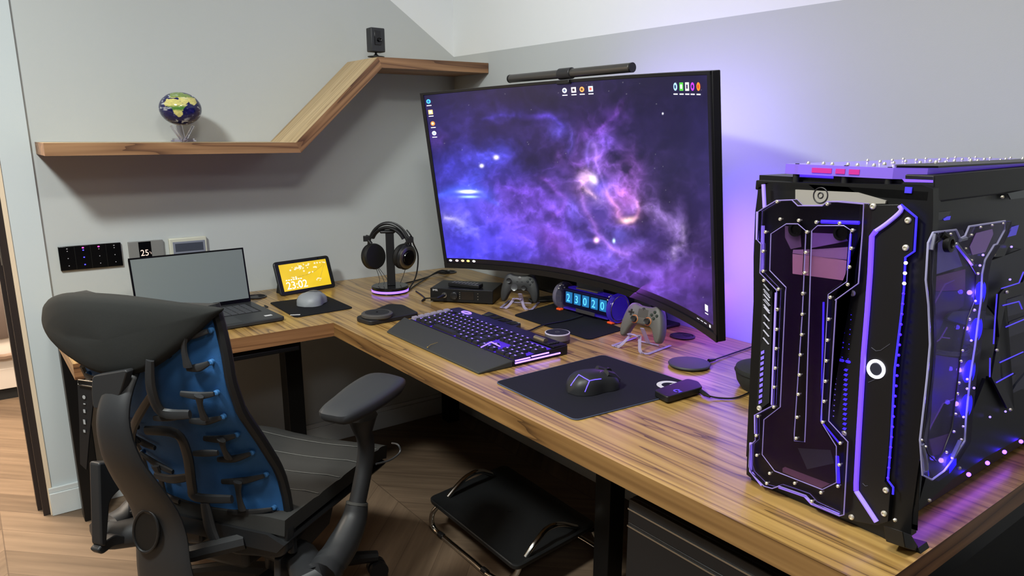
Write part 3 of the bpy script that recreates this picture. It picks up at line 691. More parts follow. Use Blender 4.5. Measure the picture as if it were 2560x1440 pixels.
def pad(name, px, th, r, label, cat, m, edge=None):
    P = [U(a, c, z=Z + 0.0003) for a, c in px]
    b = MB(); b.prism(rpoly(P, r), (0, 0, th)); o = tag(b.build(name, m, sharp=30), label, cat)
    if edge:
        b = MB(); Q = [p + Vector((0, 0, th * 0.6)) for p in rpoly(P, r)]; b.tube(Q, 0.0016, 6, closed=True); b.build('stitched_edge', edge, o)
    return o
# --- laptop -----------------------------------------------------------------
lapg = mat('laptop_dark_grey', (62, 64, 66), 0.38, 0.5)
hr_ = U(627, 752, z=Z + 0.018)
zt_l = U(593, 620, y=hr_.y + 0.035).z
tl, tr = U(302, 648, z=zt_l), U(593, 620, z=zt_l)
fr_ = U(683, 797, z=Z + 0.012)
ux = (tr - tl).normalized(); ux.z = 0; ux.normalize(); uy = Vector((-ux.y, ux.x, 0))
w_l = (tr - tl).length + 0.004; dp = min(0.34, abs((fr_ - hr_).dot(uy)) + 0.012); cen = Vector((hr_.x, hr_.y, 0)) - ux * (w_l / 2 - 0.002) - uy * (dp / 2 - 0.004)
lp = thing('laptop', 'open dark grey laptop with a blank screen behind the chair headrest', 'laptop', (cen.x, cen.y, Z))
b = MB(); b.prism(rrect(cen + Vector((0, 0, Z + 0.002)), ux, uy, w_l, dp, 0.012), (0, 0, 0.014)); b.build('base', lapg, lp, bevel=0.003)
RL = Matrix((ux, uy, Vector((0, 0, 1)))).transposed()
kb_c = cen + uy * dp * 0.14 + Vector((0, 0, Z + 0.0162))
b = MB(); b.box(kb_c, (w_l * 0.84, dp * 0.46, 0.0006), RL); kbd = b.build('keyboard_well', blk_m, lp)
keyg = mat('laptop_key', (70, 72, 76), 0.5)
for r_ in range(6):
    for k in range(13):
        b = MB(); b.box(kb_c + ux * ((k - 6) * w_l * 0.062) + uy * ((2.5 - r_) * dp * 0.074) + Vector((0, 0, 0.001)), (w_l * 0.053, dp * 0.062, 0.0014), RL); b.build('key', keyg, kbd)
b = MB(); b.box(cen - uy * dp * 0.29 + Vector((0, 0, Z + 0.0162)), (w_l * 0.30, dp * 0.32, 0.0006), RL); b.build('touchpad', mat('touchpad', (50, 51, 53), 0.3), lp)
b = MB(); b.box(cen - uy * dp * 0.34 + ux * w_l * 0.40 + Vector((0, 0, Z + 0.0164)), (0.026, 0.016, 0.0005), RL); b.build('sticker', white_print, lp)
# lid: hinge line up to the photographed top corners
zl = zt_l - Z - 0.016
lean = 0.035
hb0 = cen + uy * (dp / 2 - 0.004) - ux * (w_l / 2 - 0.002) + Vector((0, 0, Z + 0.016)); upv = (uy * lean + Vector((0, 0, zl))).normalized(); lh = math.hypot(lean, zl)
b = MB(); b.prism(rpoly([hb0, hb0 + ux * (w_l - 0.004), hb0 + ux * (w_l - 0.004) + upv * lh, hb0 + upv * lh], 0.008), ux.cross(upv) * -0.006); lid = b.build('lid', lapg, lp, bevel=0.001)
nrm = ux.cross(upv); 
if nrm.dot(CAM - hb0) < 0: nrm = -nrm
nrm.normalize()
b = MB(); o = hb0 + nrm * 0.0005
b.prism([o, o + ux * (w_l - 0.004), o + ux * (w_l - 0.004) + upv * lh, o + upv * lh], nrm * 0.0006); b.build('screen_bezel', blk_g, lid)
o = hb0 + nrm * 0.0013 + ux * 0.006 + upv * 0.014
b = MB(); b.prism([o, o + ux * (w_l - 0.016), o + ux * (w_l - 0.016) + upv * (lh - 0.020), o + upv * (lh - 0.020)], nrm * 0.0004)
b.build('screen', mat('blank_screen', (118, 126, 126), 0.32, spec=0.6), lid)
q = U(668, 768, z=Z + 0.008); b = MB(); b.tube(smooth_path([U(640, 768, z=Z + 0.009), q, U(662, 764, z=Z + 0.006)]), 0.003, 8); tag(b.build('usb_plug', blk), 'short black plug sticking out of the laptop side', 'plug')
# --- mouse pad and grey mouse ------------------------------------------------
o = pad('mouse_pad', [(673, 758), (813, 740), (884, 771), (738, 795)], 0.003, 0.02, 'small black mouse pad under the grey mouse, beside the laptop', 'mouse pad', rubber)
q = U(738, 787, z=Z + 0.0036); b = MB(); b.box(q, (0.035, 0.011, 0.0004), Euler((0, 0, -0.5)).to_matrix()); b.build('printed_mark', white_print, o)
def mouse_mesh(b, o, d, L_, W_, H_, hump=0.42, n=18, z0=0.0):
    d = Vector(d).normalized(); s_ = Vector((-d.y, d.x, 0)); o = Vector(o); rings = []
    for i in range(n + 1):
        t = i / n; tt = t * 2 - 1
        wv = W_ / 2 * (max(0.0, 1 - abs(tt) ** 3.2) ** 0.5) * (1 - 0.16 * math.exp(-((t - 0.6) / 0.18) ** 2)) + 0.0006
        hv = H_ * (max(0.0, 1 - abs((t - hump) / (hump if t < hump else (1 - hump))) ** 2.3) ** 0.6 * 0.72 + 0.28 * max(0.0, 1 - abs(tt) ** 4) ** 0.5) + 0.0006
        c_ = o + d * (t - 0.5) * L_; ring_ = []
        for k in range(14):
            a = PI * k / 13; cc, ss = math.cos(a), math.sin(a)
            x_ = wv * math.copysign(abs(cc) ** 0.75, cc); z_ = hv * abs(ss) ** 0.62
            ring_.append(c_ + s_ * x_ + Vector((0, 0, z0 + z_)))
        ring_.append(c_ + s_ * -wv * 0.92 + Vector((0, 0, z0 - 0.0))); ring_.append(c_ + s_ * wv * 0.92 + Vector((0, 0, z0)))
        rings.append(ring_)
    b.loft(rings); return b
q = U(781, 759, z=Z + 0.0035)
gm2 = thing('computer_mouse', 'light grey computer mouse on the small black pad', 'mouse', (q.x, q.y, Z + 0.0035))
mouse_mesh(MB(), q, (0.62, 0.55, 0), 0.13, 0.10, 0.046, z0=0.001).build('body', mat('mouse_grey', (142, 146, 150), 0.45), gm2)
b = MB(); mouse_mesh(b, q + Vector((0.012, 0.012, 0.012)), (0.62, 0.55, 0), 0.095, 0.062, 0.037); b.build('top_shell', mat('mouse_dark_grey', (92, 95, 98), 0.5), gm2)
# --- smart display -----------------------------------------------------------
bl_, br_ = U(706, 741, z=Z + 0.001), U(838, 718, z=Z + 0.001); e = (br_ - bl_); wd = e.length; ex = e.normalized(); ey = Vector((-ex.y, ex.x, 0))
hgt = U(684, 664, y=bl_.y + 0.04).z - Z
sd = thing('smart_display', 'black smart display showing a yellow blossom clock screen', 'smart display', ((bl_.x + br_.x) / 2, (bl_.y + br_.y) / 2, Z))
upv = (ey * 0.34 + Vector((0, 0, 1))).normalized(); nn = -(ex.cross(upv)).normalized()
if nn.dot(CAM - bl_) < 0: nn = -nn
Hh = 0.142
def SD_(a, c, o_=0.0): return bl_ + ex * (wd * a) + upv * (Hh * c) + nn * o_
P = rpoly([SD_(-0.02, 0), SD_(1.02, 0), SD_(1.02, 1), SD_(-0.02, 1)], 0.016, 6)
b = MB(); b.prism(P, -nn * 0.012); b.build('frame', blk, sd, bevel=0.004)
b = MB(); b.prism([SD_(0.08, 0.0) - nn * 0.012, SD_(0.92, 0.0) - nn * 0.012, SD_(0.86, 0.85) - nn * 0.012, SD_(0.14, 0.85) - nn * 0.012][0:4], ey * 0.001); bm_ = b
q0 = [SD_(0.08, 0.02, -0.012), SD_(0.92, 0.02, -0.012), SD_(0.92, 0.8, -0.012), SD_(0.08, 0.8, -0.012)]
bk = [Vector((p.x, p.y, Z + 0.0006)) + ey * 0.07 for p in (q0[0], q0[1])]
b = MB(); b.poly(q0); b.poly([q0[0], q0[1], bk[1], bk[0]]); b.poly([q0[3], q0[2], bk[1], bk[0]]); b.poly([q0[0], q0[3], bk[0]]); b.poly([q0[1], q0[2], bk[1]]); b.build('rear_wedge', blk_m, sd)
s0 = SD_(0.055, 0.115, 0.0012); suw, suh = wd * 0.885, Hh * 0.78
def sdpos(u, v):
    return [s0.x + ex.x * suw * u + upv.x * suh * v, s0.y + ex.y * suw * u + upv.y * suh * v, s0.z + ex.z * suw * u + upv.z * suh * v]
def sdcol(u, v):
    X, Y = u * 1.7, 1 - v; c = np.zeros(u.shape + (3,)) + slin(244, 204, 40); c = c * (1 - 0.25 * fbm(X * 2, Y * 2, 3, 4)[..., None])
    k = np.zeros(u.shape)
    def stroke(pts, wd_):
        nonlocal k
        for (x1, y1), (x2, y2) in zip(pts, pts[1:]):
            dx, dy = x2 - x1, y2 - y1; t = np.clip(((X - x1) * dx + (Y - y1) * dy) / (dx * dx + dy * dy), 0, 1)
            k = np.maximum(k, (np.hypot(X - x1 - t * dx, Y - y1 - t * dy) < wd_) * 0.6)
    stroke([(1.65, 0.02), (1.5, 0.25), (1.2, 0.42), (0.9, 0.5), (0.5, 0.53)], 0.007); stroke([(1.62, 0.15), (1.45, 0.5), (1.35, 0.7)], 0.006)
    c = c * (1 - k[..., None]) + k[..., None] * slin(150, 120, 60)
    rs = np.random.RandomState(5); m_ = np.zeros(u.shape)
    for cx_, cy_, n_, sp_r in ((0.78, 0.08, 30, .22), (0.62, 0.16, 8, .1), (1.28, 0.24, 5, .04), (1.1, 0.42, 4, .05), (0.45, 0.50, 6, .06), (1.55, 0.08, 5, .05), (1.3, 0.68, 8, .10)):
        for i in range(n_):
            x_, y_ = cx_ + rs.randn() * sp_r, cy_ + abs(rs.randn()) * sp_r * 0.5
            m_ = np.maximum(m_, np.hypot(X - x_, Y - y_) < rs.uniform(0.012, 0.032))
    return c * (1 - m_[..., None] * .85) + m_[..., None] * .85 * slin(255, 244, 214)
grid_picture('screen', sdpos, sdcol, 170, 100, attr_mat('blossom_picture', 1.0, 0.3), sd)
wtx = mat('screen_white', (250, 250, 240), 0.5, emit=(255, 250, 232), estr=1.0)
text_mesh('23:02', Hh * 0.31, s0 + ex * suw * 0.06 + upv * suh * 0.06 + nn * 0.0008, ex, upv, 'clock_digits', wtx, sd)
b = MB()
for i in range(7): b.box(s0 + ex * (suw * (0.09 + 0.05 * i)) + upv * suh * 0.40 + nn * 0.0008, (suw * 0.03, 0.0005, 0.004), Matrix((ex, ey, Vector((0, 0, 1)))).transposed())
b.build('small_text', wtx, sd)
b = MB(); b.lathe([(0.0035, 0), (0.003, 0.0008), (0.0005, 0.001)], SD_(0.80, 0.945, 0.0), nn, 12); b.build('camera_dot', blk_g, sd)
# --- headphones on a stand ---------------------------------------------------
hc = Vector((-0.557, -0.352, Z))
hs = thing('headphone_stand', 'black headphone stand with a purple-lit round base', 'headphone stand', hc)
b = MB(); b.lathe([(0.074, 0.0005), (0.076, 0.006), (0.076, 0.0065)], hc, n=48); b.lathe([(0.076, 0.016), (0.0765, 0.026), (0.073, 0.029), (0.001, 0.029)], hc, n=48); b.build('base', blk_g, hs)
b = MB(); b.lathe([(0.0735, 0.0064), (0.0765, 0.0066), (0.0765, 0.0158), (0.0735, 0.016)], hc, n=48, cap=False); b.build('light_ring', mat('stand_ring_led', (120, 90, 220), 0.4, emit=(150, 105, 255), estr=1.6), hs)
vd = (CAM - hc); vd.z = 0; vd.normalize(); side = Vector((-vd.y, vd.x, 0))     # side points to the photo's right
RS = Matrix((side, -vd, Vector((0, 0, 1)))).transposed()
zt1 = U(975, 575, y=-0.352).z
b = MB(); b.box(hc + Vector((0, 0, (0.029 + zt1 - Z) / 2)) + side * 0.006, (0.034, 0.022, zt1 - Z - 0.029), RS); b.build('column', blk, hs, bevel=0.002)
b = MB(); b.box(hc + Vector((0, 0, zt1 - Z - 0.006)) + side * -0.002, (0.062, 0.03, 0.012), RS); b.build('cradle', blk, hs, bevel=0.005)
hp = thing('headphones', 'black over-ear headphones with silver rings hanging on the stand', 'headphones', hc + Vector((0, 0, 0.12)))
ha = (side * 0.94 + vd * 0.34).normalized()     # axis between the cups, right cup nearer the viewer
hv = Vector((-ha.y, ha.x, 0))
def HP(s_, h_, f_=0.0): return hc + ha * s_ + Vector((0, 0, h_)) + hv * f_
arc = lambda R_, Rz, zc, n=24, e=1.0, a0_=0.0: [HP(R_ * math.cos(PI * k / n), zc + Rz * math.sin(PI * k / n)) for k in range(n + 1)]
zc = 0.178
b = MB(); b.tube(arc(0.087, 0.108, zc), 0.0062, 8, flat=1, up=hv); b.build('headband_frame', blk, hp)
b = MB(); b.tube([p + hv * 0.014 for p in arc(0.093, 0.112, zc)], 0.0035, 8); b.build('headband_rail', blk, hp)
b = MB(); pts = [HP(0.074 * math.cos(a), zc + 0.015 + 0.076 * math.sin(a)) for a in [math.radians(t) for t in range(25, 156, 5)]]; b.tube(pts, 0.0075, 8, flat=2.2, up=hv); b.build('headband_pad', mat('leather_black', (20, 19, 19), 0.55, bump=0.3, bscale=300), hp)
for s_ in (-1, 1):
    cc = HP(s_ * 0.074, 0.150 if s_ > 0 else 0.148); axv = (ha * s_ + Vector((0, 0, -0.18)) + hv * 0.0).normalized()
    if s_ > 0: axv = (ha * 0.75 + vd * 0.55 + Vector((0, 0, -0.12))).normalized()
    else: axv = (-ha * 0.72 + -vd * 0.55 + Vector((0, 0, -0.12))).normalized()
    b = MB(); b.lathe([(0.030, -0.030), (0.050, -0.028), (0.054, -0.018), (0.051, -0.006)], cc, axv, 32); b.build('ear_pad', MT['leather_black'], hp)
    b = MB(); b.lathe([(0.051, -0.006), (0.053, 0.004), (0.045, 0.012), (0.030, 0.014), (0.001, 0.014)], cc, axv, 32); cup = b.build('ear_cup', blk, hp)
    b = MB(); b.lathe([(0.046, 0.0115), (0.043, 0.0145), (0.033, 0.0165), (0.032, 0.014)], cc, axv, 32, cap=False); b.build('trim_ring', mat('gunmetal', (120, 116, 106), 0.3, 0.9), cup)
    b = MB(); b.lathe([(0.030, 0.012), (0.026, 0.019), (0.001, 0.020)], cc, axv, 28); b.build('cap', blk_g, cup)
    # yoke
    yk = [cc + Vector((0, 0, 0.052)) , HP(s_ * 0.090, 0.222), HP(s_ * 0.0875, 0.235)]
    b = MB(); b.tube(smooth_path(yk), 0.008, 8); b.box(HP(s_ * 0.094, 0.222), (0.026, 0.02, 0.022), RS); b.build('yoke', blk, hp, bevel=0.002)
b = MB()
for k in range(3):
    pts = [HP(-0.062 + k * 0.004, 0.11), HP(-0.050 + 0.012 * k, 0.075, 0.0), HP(-0.044 + 0.020 * k, 0.046, -0.004 * k), HP(-0.047 + 0.024 * k, 0.033, -0.012)]; b.tube(smooth_path(pts), 0.0013, 6)
b.tube(smooth_path([HP(0.072, 0.11), HP(0.055, 0.075, 0.02), HP(0.040, 0.045, 0.03), HP(0.034, 0.032, 0.03)]), 0.0013, 6)
b.build('cable', mat('cable_grey', (58, 58, 60), 0.5), hp)
e1 = U(1045, 640, y=-0.36); e2 = U(1040, 690, y=-0.37); e3 = U(1021, 725, z=Z + 0.008)
b = MB(); b.tube(smooth_path([HP(0.080, 0.262), HP(0.100, 0.235), U(1034, 610, y=-0.36), e1, e2, e3]), 0.0032, 8); b.build('thick_cable', blk, hp)
b = MB(); b.tube(smooth_path([U(993, 712, z=Z + 0.004), U(1030, 704, z=Z + 0.004), U(1070, 692, z=Z + 0.005), U(1092, 680, z=Z + 0.015), U(1108, 676, z=Z + 0.02), U(1125, 682, z=Z + 0.004)]), 0.0032, 8)
b.tube(smooth_path([U(1021, 726, z=Z + 0.004), U(1040, 712, z=Z + 0.004), U(1075, 690, z=Z + 0.006), U(1100, 681, z=Z + 0.014), U(1122, 682, z=Z + 0.005)]), 0.0028, 8)
tag(b.build('audio_cables', blk), 'two black cables running from the headphone stand to the corner grommet', 'cable')
# --- headphone amplifier with remote on top ---------------------------------
f0, f1 = U(1076, 752, z=Z + 0.004), U(1232, 760, z=Z + 0.004); fx_ = (f1 - f0).normalized(); fy_ = Vector((-fx_.y, fx_.x, 0)); wA = (f1 - f0).length; dA = 0.235; hA = 0.052
rb_ = U(1128, 703, z=Z + hA); dA = max(0.14, min(0.26, (rb_ - f0).dot(fy_)))
cA = f0 + fx_ * wA / 2 + fy_ * dA / 2; RA = Matrix((fx_, fy_, Vector((0, 0, 1)))).transposed()
am = thing('headphone_amplifier', 'flat black headphone amplifier box with a plug in its front', 'amplifier', (cA.x, cA.y, Z))
b = MB(); b.box((cA.x, cA.y, Z + 0.004 + hA / 2), (wA, dA, hA), RA); b.build('body', mat('amp_black', (30, 30, 31), 0.4, 0.4), am, bevel=0.002)
AF = lambda a, h, o_=0.0: Vector((f0.x, f0.y, Z + 0.004)) + fx_ * (wA * a) + Vector((0, 0, hA * h)) - fy_ * o_
b = MB(); b.box(AF(0.60, 0.52, 0.0005), (wA * 0.20, 0.0012, hA * 0.62), RA); b.build('display', mat('amp_display', (26, 20, 18), 0.2), am)
b = MB(); b.lathe([(0.015, 0), (0.0145, 0.013), (0.013, 0.014), (0.001, 0.014)], AF(0.395, 0.52, 0.0), -fy_, 28); b.build('volume_knob', mat('knob_dark', (52, 52, 54), 0.3, 0.6), am)
b = MB(); b.lathe([(0.011, 0), (0.0105, 0.004), (0.006, 0.004), (0.006, -0.004)], AF(0.23, 0.5, 0.0), -fy_, 24); b.build('headphone_jack', silver, am)
for a_, h_ in ((0.475, .75), (0.475, .6), (0.475, .45), (0.475, .3), (0.765, .72), (0.765, .5), (0.765, .28)):
    b = MB(); b.lathe([(0.0018, 0), (0.0018, 0.001), (0.0004, 0.001)], AF(a_, h_), -fy_, 8); b.build('front_button', silver, am)
text_mesh('SMSL', 0.010, AF(0.04, 0.80, 0.0008), fx_, (0, 0, 1), 'brand_letters', white_print, am)
for a_ in (0.06, 0.94):
    for c_ in (0.06, 0.94):
        b = MB(); p_ = f0 + fx_ * wA * a_ + fy_ * dA * c_; b.cyl((p_.x, p_.y, Z + 0.0003), (p_.x, p_.y, Z + 0.005), 0.007, n=14); b.build('rubber_foot', blk_m, am)
pj = AF(0.23, 0.5, 0.004); b = MB(); b.tube([pj, pj - fy_ * 0.02 - fx_ * 0.002, pj - fy_ * 0.045 - fx_ * 0.015 + Vector((0, 0, -0.004))], [0.0065, 0.0065, 0.005], 12)
b.tube(smooth_path([pj - fy_ * 0.04 - fx_ * 0.012 + Vector((0, 0, -0.003)), U(1064, 746, z=Z + 0.012), U(1055, 752, z=Z + 0.004), U(1062, 745, z=Z + 0.003), U(1040, 728, z=Z + 0.003)]), 0.003, 8)
tag(b.build('headphone_plug', blk), 'black headphone plug and lead in the amplifier front', 'plug')
r0 = U(1164, 716, z=Z + 0.058); b = MB(); rt = thing('remote_control', 'slim black remote control lying on the amplifier', 'remote control', (r0.x, r0.y, Z + hA + 0.0045))
rd_ = (U(1212, 716, z=Z + 0.06) - U(1120, 708, z=Z + 0.06)).normalized(); rn_ = Vector((-rd_.y, rd_.x, 0)); RR = Matrix((rd_, rn_, Vector((0, 0, 1)))).transposed()
b = MB(); b.box((r0.x, r0.y, Z + hA + 0.0045 + 0.008), (0.135, 0.042, 0.015), RR); b.build('body', blk, rt, bevel=0.003)
for i in range(8):
    for j in range(3):
        b = MB(); b.box(Vector((r0.x, r0.y, Z + hA + 0.0205)) + rd_ * (i - 3.5) * 0.014 + rn_ * (j - 1) * 0.011, (0.009, 0.007, 0.002), RR); b.build('button', mat('button_grey', (92, 92, 92), 0.5), rt)
# --- double wireless charger -------------------------------------------------
P = [U(a, c, z=Z + 0.0004) for a, c in ((889, 803), (925, 815), (1048, 792), (1008, 771), (972, 769))]
ch_ = thing('charging_tray', 'black charging tray with a round pad, between corner edge and keyboard', 'charger', ((P[0].x + P[2].x) / 2, (P[0].y + P[2].y) / 2, Z))
b = MB(); b.prism(rpoly(P, 0.018), (0, 0, 0.016)); b.build('tray', mat('charger_black', (28, 28, 30), 0.5), ch_, bevel=0.003)
q = U(943, 790, z=Z + 0.018); b = MB(); b.lathe([(0.052, 0), (0.055, 0.004), (0.055, 0.012), (0.051, 0.015), (0.043, 0.015)], (q.x, q.y, Z + 0.0165), n=40, cap=True); b.build('round_pad', mat('pad_rim_grey', (74, 72, 70), 0.5), ch_)
b = MB(); b.lathe([(0.043, 0), (0.042, 0.001), (0.001, 0.001)], (q.x, q.y, Z + 0.0314), n=40); b.build('pad_top', mat('pad_top_dark', (36, 37, 39), 0.6), ch_)
b = MB(); b.lathe([(0.004, 0), (0.004, 0.0006), (0.0005, 0.0006)], (q.x, q.y, Z + 0.0325), n=12); b.build('centre_mark', blk_g, ch_)
# --- keyboard ----------------------------------------------------------------
KX0, KX1, KY0, KY1 = -0.752, -0.548, -0.868, -1.468     # front, back, left, right
kb = thing('mechanical_keyboard', 'black mechanical keyboard with purple-lit keys on the desk', 'keyboard', ((KX0 + KX1) / 2, (KY0 + KY1) / 2, Z))
kw, kd = KY0 - KY1, KX1 - KX0
kz = lambda x: Z + 0.018 + (x - KX0) / kd * 0.012
b = MB(); b.prism([(KX0, KY0, Z + 0.001), (KX1, KY0, Z + 0.001), (KX1, KY0, kz(KX1)), (KX0, KY0, kz(KX0))], (0, -kw, 0)); b.build('case', mat('keyboard_case', (26, 26, 28), 0.4, 0.3), kb, bevel=0.002)
glow = mat('key_backlight', (60, 30, 160), 0.5, emit=(88, 48, 235), estr=0.35)
b = MB(); b.poly([(KX0 + 0.004, KY0 - 0.004, kz(KX0 + 0.004) + 0.0006), (KX0 + 0.145, KY0 - 0.004, kz(KX0 + 0.145) + 0.0006), (KX0 + 0.145, KY1 + 0.006, kz(KX0 + 0.145) + 0.0006), (KX0 + 0.004, KY1 + 0.006, kz(KX0 + 0.004) + 0.0006)]); b.build('backlight', glow, kb)
keym = mat('keycap_black', (34, 34, 37), 0.5); legm = mat('key_legend', (120, 90, 255), 0.5, emit=(140, 112, 255), estr=1.6)
macm = mat('keycap_grey', (150, 142, 158), 0.45); spcm = mat('keycap_dark_grey', (58, 58, 62), 0.45)
pitch = (kw - 0.006) / 23.6; kzs = math.atan2(0.012, kd)
KR = Euler((0, -kzs, 0)).to_matrix(); keyn = 0; stuff_keys = MB()
def key(x, ya, yb, m_=keym, dx=None):
    global keyn
    dx = dx or pitch * 0.92; c_ = Vector((x, (ya + yb) / 2, kz(x) + 0.0055)); sz = (dx * 0.88, abs(yb - ya) * 0.86, 0.009)
    b = MB() if keyn < 98 else stuff_keys
    b.mi = 0 if m_ is keym else 0
    b.box(c_, sz, KR, 0.84)
    if m_ is keym:
        b.mi = 1; b.box(c_ + Vector((0.1 * dx, 0, 0.0048)), (dx * 0.16, min(0.007, abs(yb - ya) * 0.3), 0.0005), KR); b.mi = 0
    if keyn < 98: b.build('key', [m_, legm], kb)
    keyn += 1
rowx = [KX0 + 0.014 + i * pitch * 1.0 for i in range(6)]
y0 = KY0 - 0.004
# macro column (six light keys up the left end)
for i in range(6): key(rowx[i] + (0.002 if i == 5 else 0), y0, y0 - pitch, macm)
x1_ = y0 - pitch * 1.25
def row(i, widths, start=x1_, m_=None):
    y = start
    for w_ in widths:
        if w_ < 0: y += w_ * pitch; continue
        key(rowx[i], y, y - w_ * pitch, (spcm if (i == 0 and w_ > 5) else keym)); y -= w_ * pitch
NAV = x1_ - 15.3 * pitch; NUM = x1_ - 18.6 * pitch
row(5, [1, -1, 1, 1, 1, 1, -.5, 1, 1, 1, 1, -.5, 1, 1, 1, 1]); row(5, [1, 1, 1], NAV)
row(4, [1] * 13 + [2]); row(4, [1, 1, 1], NAV); row(4, [.95] * 4, NUM)
row(3, [1.5] + [1] * 12 + [1.5]); row(3, [1, 1, 1], NAV); row(3, [.95] * 4, NUM)
row(2, [1.75] + [1] * 11 + [2.25]); row(2, [.95] * 3, NUM)
row(1, [2.25] + [1] * 10 + [2.75]); row(1, [1], NAV - pitch); row(1, [.95] * 4, NUM)
row(0, [1.25] * 3 + [6.25] + [1.25] * 4); row(0, [1, 1, 1], NAV); row(0, [1.9, .95, .95], NUM)
stuff_keys.build('key', [keym, legm], kb, kind='stuff')
# rear bar with logo, media keys, volume roller
b = MB(); b.b2((KX0 + 0.150, KY1 + 0.002, kz(KX0 + .15) + 0.0005), (KX1 - 0.001, KY0 - 0.002, kz(KX1) + 0.003)); b.build('rear_bar', mat('brushed_black', (40, 40, 43), 0.35, 0.7), kb, bevel=0.002)
lg = Vector((KX1 - 0.03, y0 - 6.2 * pitch, kz(KX1) + 0.004)); lg.y = U(1150, 784, z=lg.z).y
b = MB()
for s_ in (0, 1): b.tube([lg + Vector((0.010 * math.cos(a) + 0.004 * s_, 0.024 * math.sin(a), 0)) for a in [k * PI / 10 for k in range(20)]], 0.0016, 6, closed=True)
b.build('lit_logo', led_w if False else legm, kb)
b = MB(); b.cyl((KX1 - 0.036, KY1 + 0.060, kz(KX1) + 0.004), (KX1 - 0.036, KY1 + 0.110, kz(KX1) + 0.004), 0.009, n=20); b.build('volume_roller', mat('roller_silver', (150, 140, 120), 0.35, 0.8), kb)
for i in range(4):
    b = MB(); b.box((KX1 - 0.042, KY1 + 0.030 + 0.0 * i + (-0.0) + i * 0.0, kz(KX1) + 0.005), (0.008, 0.010, 0.003)); b.bm.verts.ensure_lookup_table()
    for v in b.bm.verts: v.co.x += 0.011 * i - 0.006
    b.build('media_key', keym, kb, bevel=0.001)
b = MB(); b.b2((KX0 + 0.006, KY1 - 0.0022, Z + 0.0085), (KX1 - 0.03, KY1 - 0.0002, Z + 0.0125)).b2((KX0 + 0.006, KY1 - 0.0022, Z + 0.0160), (KX0 + 0.06, KY1 - 0.0002, Z + 0.0195)).b2((KX0 + 0.065, KY1 - 0.0022, Z + 0.0180), (KX0 + 0.13, KY1 - 0.0002, Z + 0.0215)); b.build('side_light', mat('side_led', (140, 110, 255), 0.4, emit=(140, 100, 255), estr=4.0), kb)
# lit emblem between keys and right-hand cluster
b = MB(); e_ = [U(1203, 868, z=Z + 0.033), U(1228, 855, z=Z + 0.033), U(1250, 866, z=Z + 0.033)]; b.tube([e_[0], e_[1]], 0.0022, 6); b.tube([e_[1], e_[2]], 0.0022, 6); b.build('lit_bars', legm, kb)
# wrist rest: separate piece leaning on the keyboard front
P = [U(968, 832, z=Z + 0.0004), U(1013, 805, z=Z + 0.0004), (KX0 - 0.0015, KY1, Z + 0.0004), U(1195, 937, z=Z + 0.0004)]
P[1].x = KX0 - 0.0015; P = [Vector(p) for p in P]; P[0].x = P[3].x = (P[0].x + P[3].x) / 2
wr = mat('wrist_rest_grey', (52, 53, 51), 0.7, bump=0.2, bscale=900)
Q = [p + Vector((0, 0, h)) for p, h in zip(P, (0.006, 0.019, 0.019, 0.006))]
b = MB(); vs = [b.bm.verts.new(p) for p in P + Q]
for q_ in ((3, 2, 1, 0), (4, 5, 6, 7), (0, 1, 5, 4), (1, 2, 6, 5), (2, 3, 7, 6), (3, 0, 4, 7)): b._face([vs[i] for i in q_])
wo = tag(b.build('wrist_rest', wr, bevel=0.004, seg=3), 'dark grey padded wrist rest along the front of the keyboard', 'wrist rest')
pp = [U(1069, 868, z=Z + 0.0125), U(1076, 862, z=Z + 0.0132), U(1094, 856, z=Z + 0.0145)]
b = MB(); b.tube(pp, [0.0007, 0.0007, 0.0004], 5); b.sph(pp[0], 0.002, 5); b.build('gold_mark', mat('gold_thread', (200, 170, 70), 0.4, 0.5), wo)
# --- small hub/remote behind the keyboard, cable to the clock ---------------
h0 = [U(a, c, z=Z + 0.0004) for a, c in ((1200, 803), (1285, 833), (1303, 823), (1222, 792))]
hb_ = thing('usb_hub', 'slim black USB hub bar lying behind the keyboard', 'usb hub', ((h0[0].x + h0[2].x) / 2, (h0[0].y + h0[2].y) / 2, Z))
b = MB(); b.prism(rpoly(h0, 0.006), (0, 0, 0.020)); b.build('body', blk, hb_, bevel=0.003)
hx = (h0[1] - h0[0]); hy = (h0[3] - h0[0])
for i in range(4):
    c_ = h0[0] + hx * (0.14 + 0.24 * i) + hy * 0.5 + Vector((0, 0, 0.0208)); b = MB(); b.box(c_, (hx.length * 0.16, hy.length * 0.55, 0.0012), Matrix((hx.normalized(), Vector((-hx.y, hx.x, 0)).normalized(), Vector((0, 0, 1)))).transposed()); b.build('port_cover', blk_g, hb_)
# --- back mouse pad, retro clock on it ---------------------------------------
pad('mouse_pad', [(1283, 789), (1395, 757), (1560, 825), (1472, 851)], 0.003, 0.02, 'black mouse pad lying under the glowing tube clock', 'mouse pad', rubber)
ZP = Z + 0.0036
ca, cb = U(1412, 790, z=ZP + 0.035), U(1545, 806, z=ZP + 0.035)
cL, cR = U(1412, 772, z=ZP), U(1540, 806, z=ZP)
cx_ = (cR - cL).normalized(); cy_ = Vector((-cx_.y, cx_.x, 0)); wC = (cR - cL).length; cc = (cL + cR) / 2
RC = Matrix((cx_, cy_, Vector((0, 0, 1)))).transposed()
ck = thing('tube_clock', 'clear purple-lit clock with five glowing blue tube displays', 'clock', (cc.x, cc.y, ZP))
zc_ = ZP + 0.052
K_ = lambda a, h, o_=0.0: Vector((cc.x, cc.y, zc_)) + cx_ * a + Vector((0, 0, h)) - cy_ * o_
b = MB(); b.box(K_(0, -0.002, -0.002), (wC * 0.93, 0.045, 0.064), RC); b.build('circuit_body', mat('clock_core', (30, 26, 60), 0.4), ck, bevel=0.004)
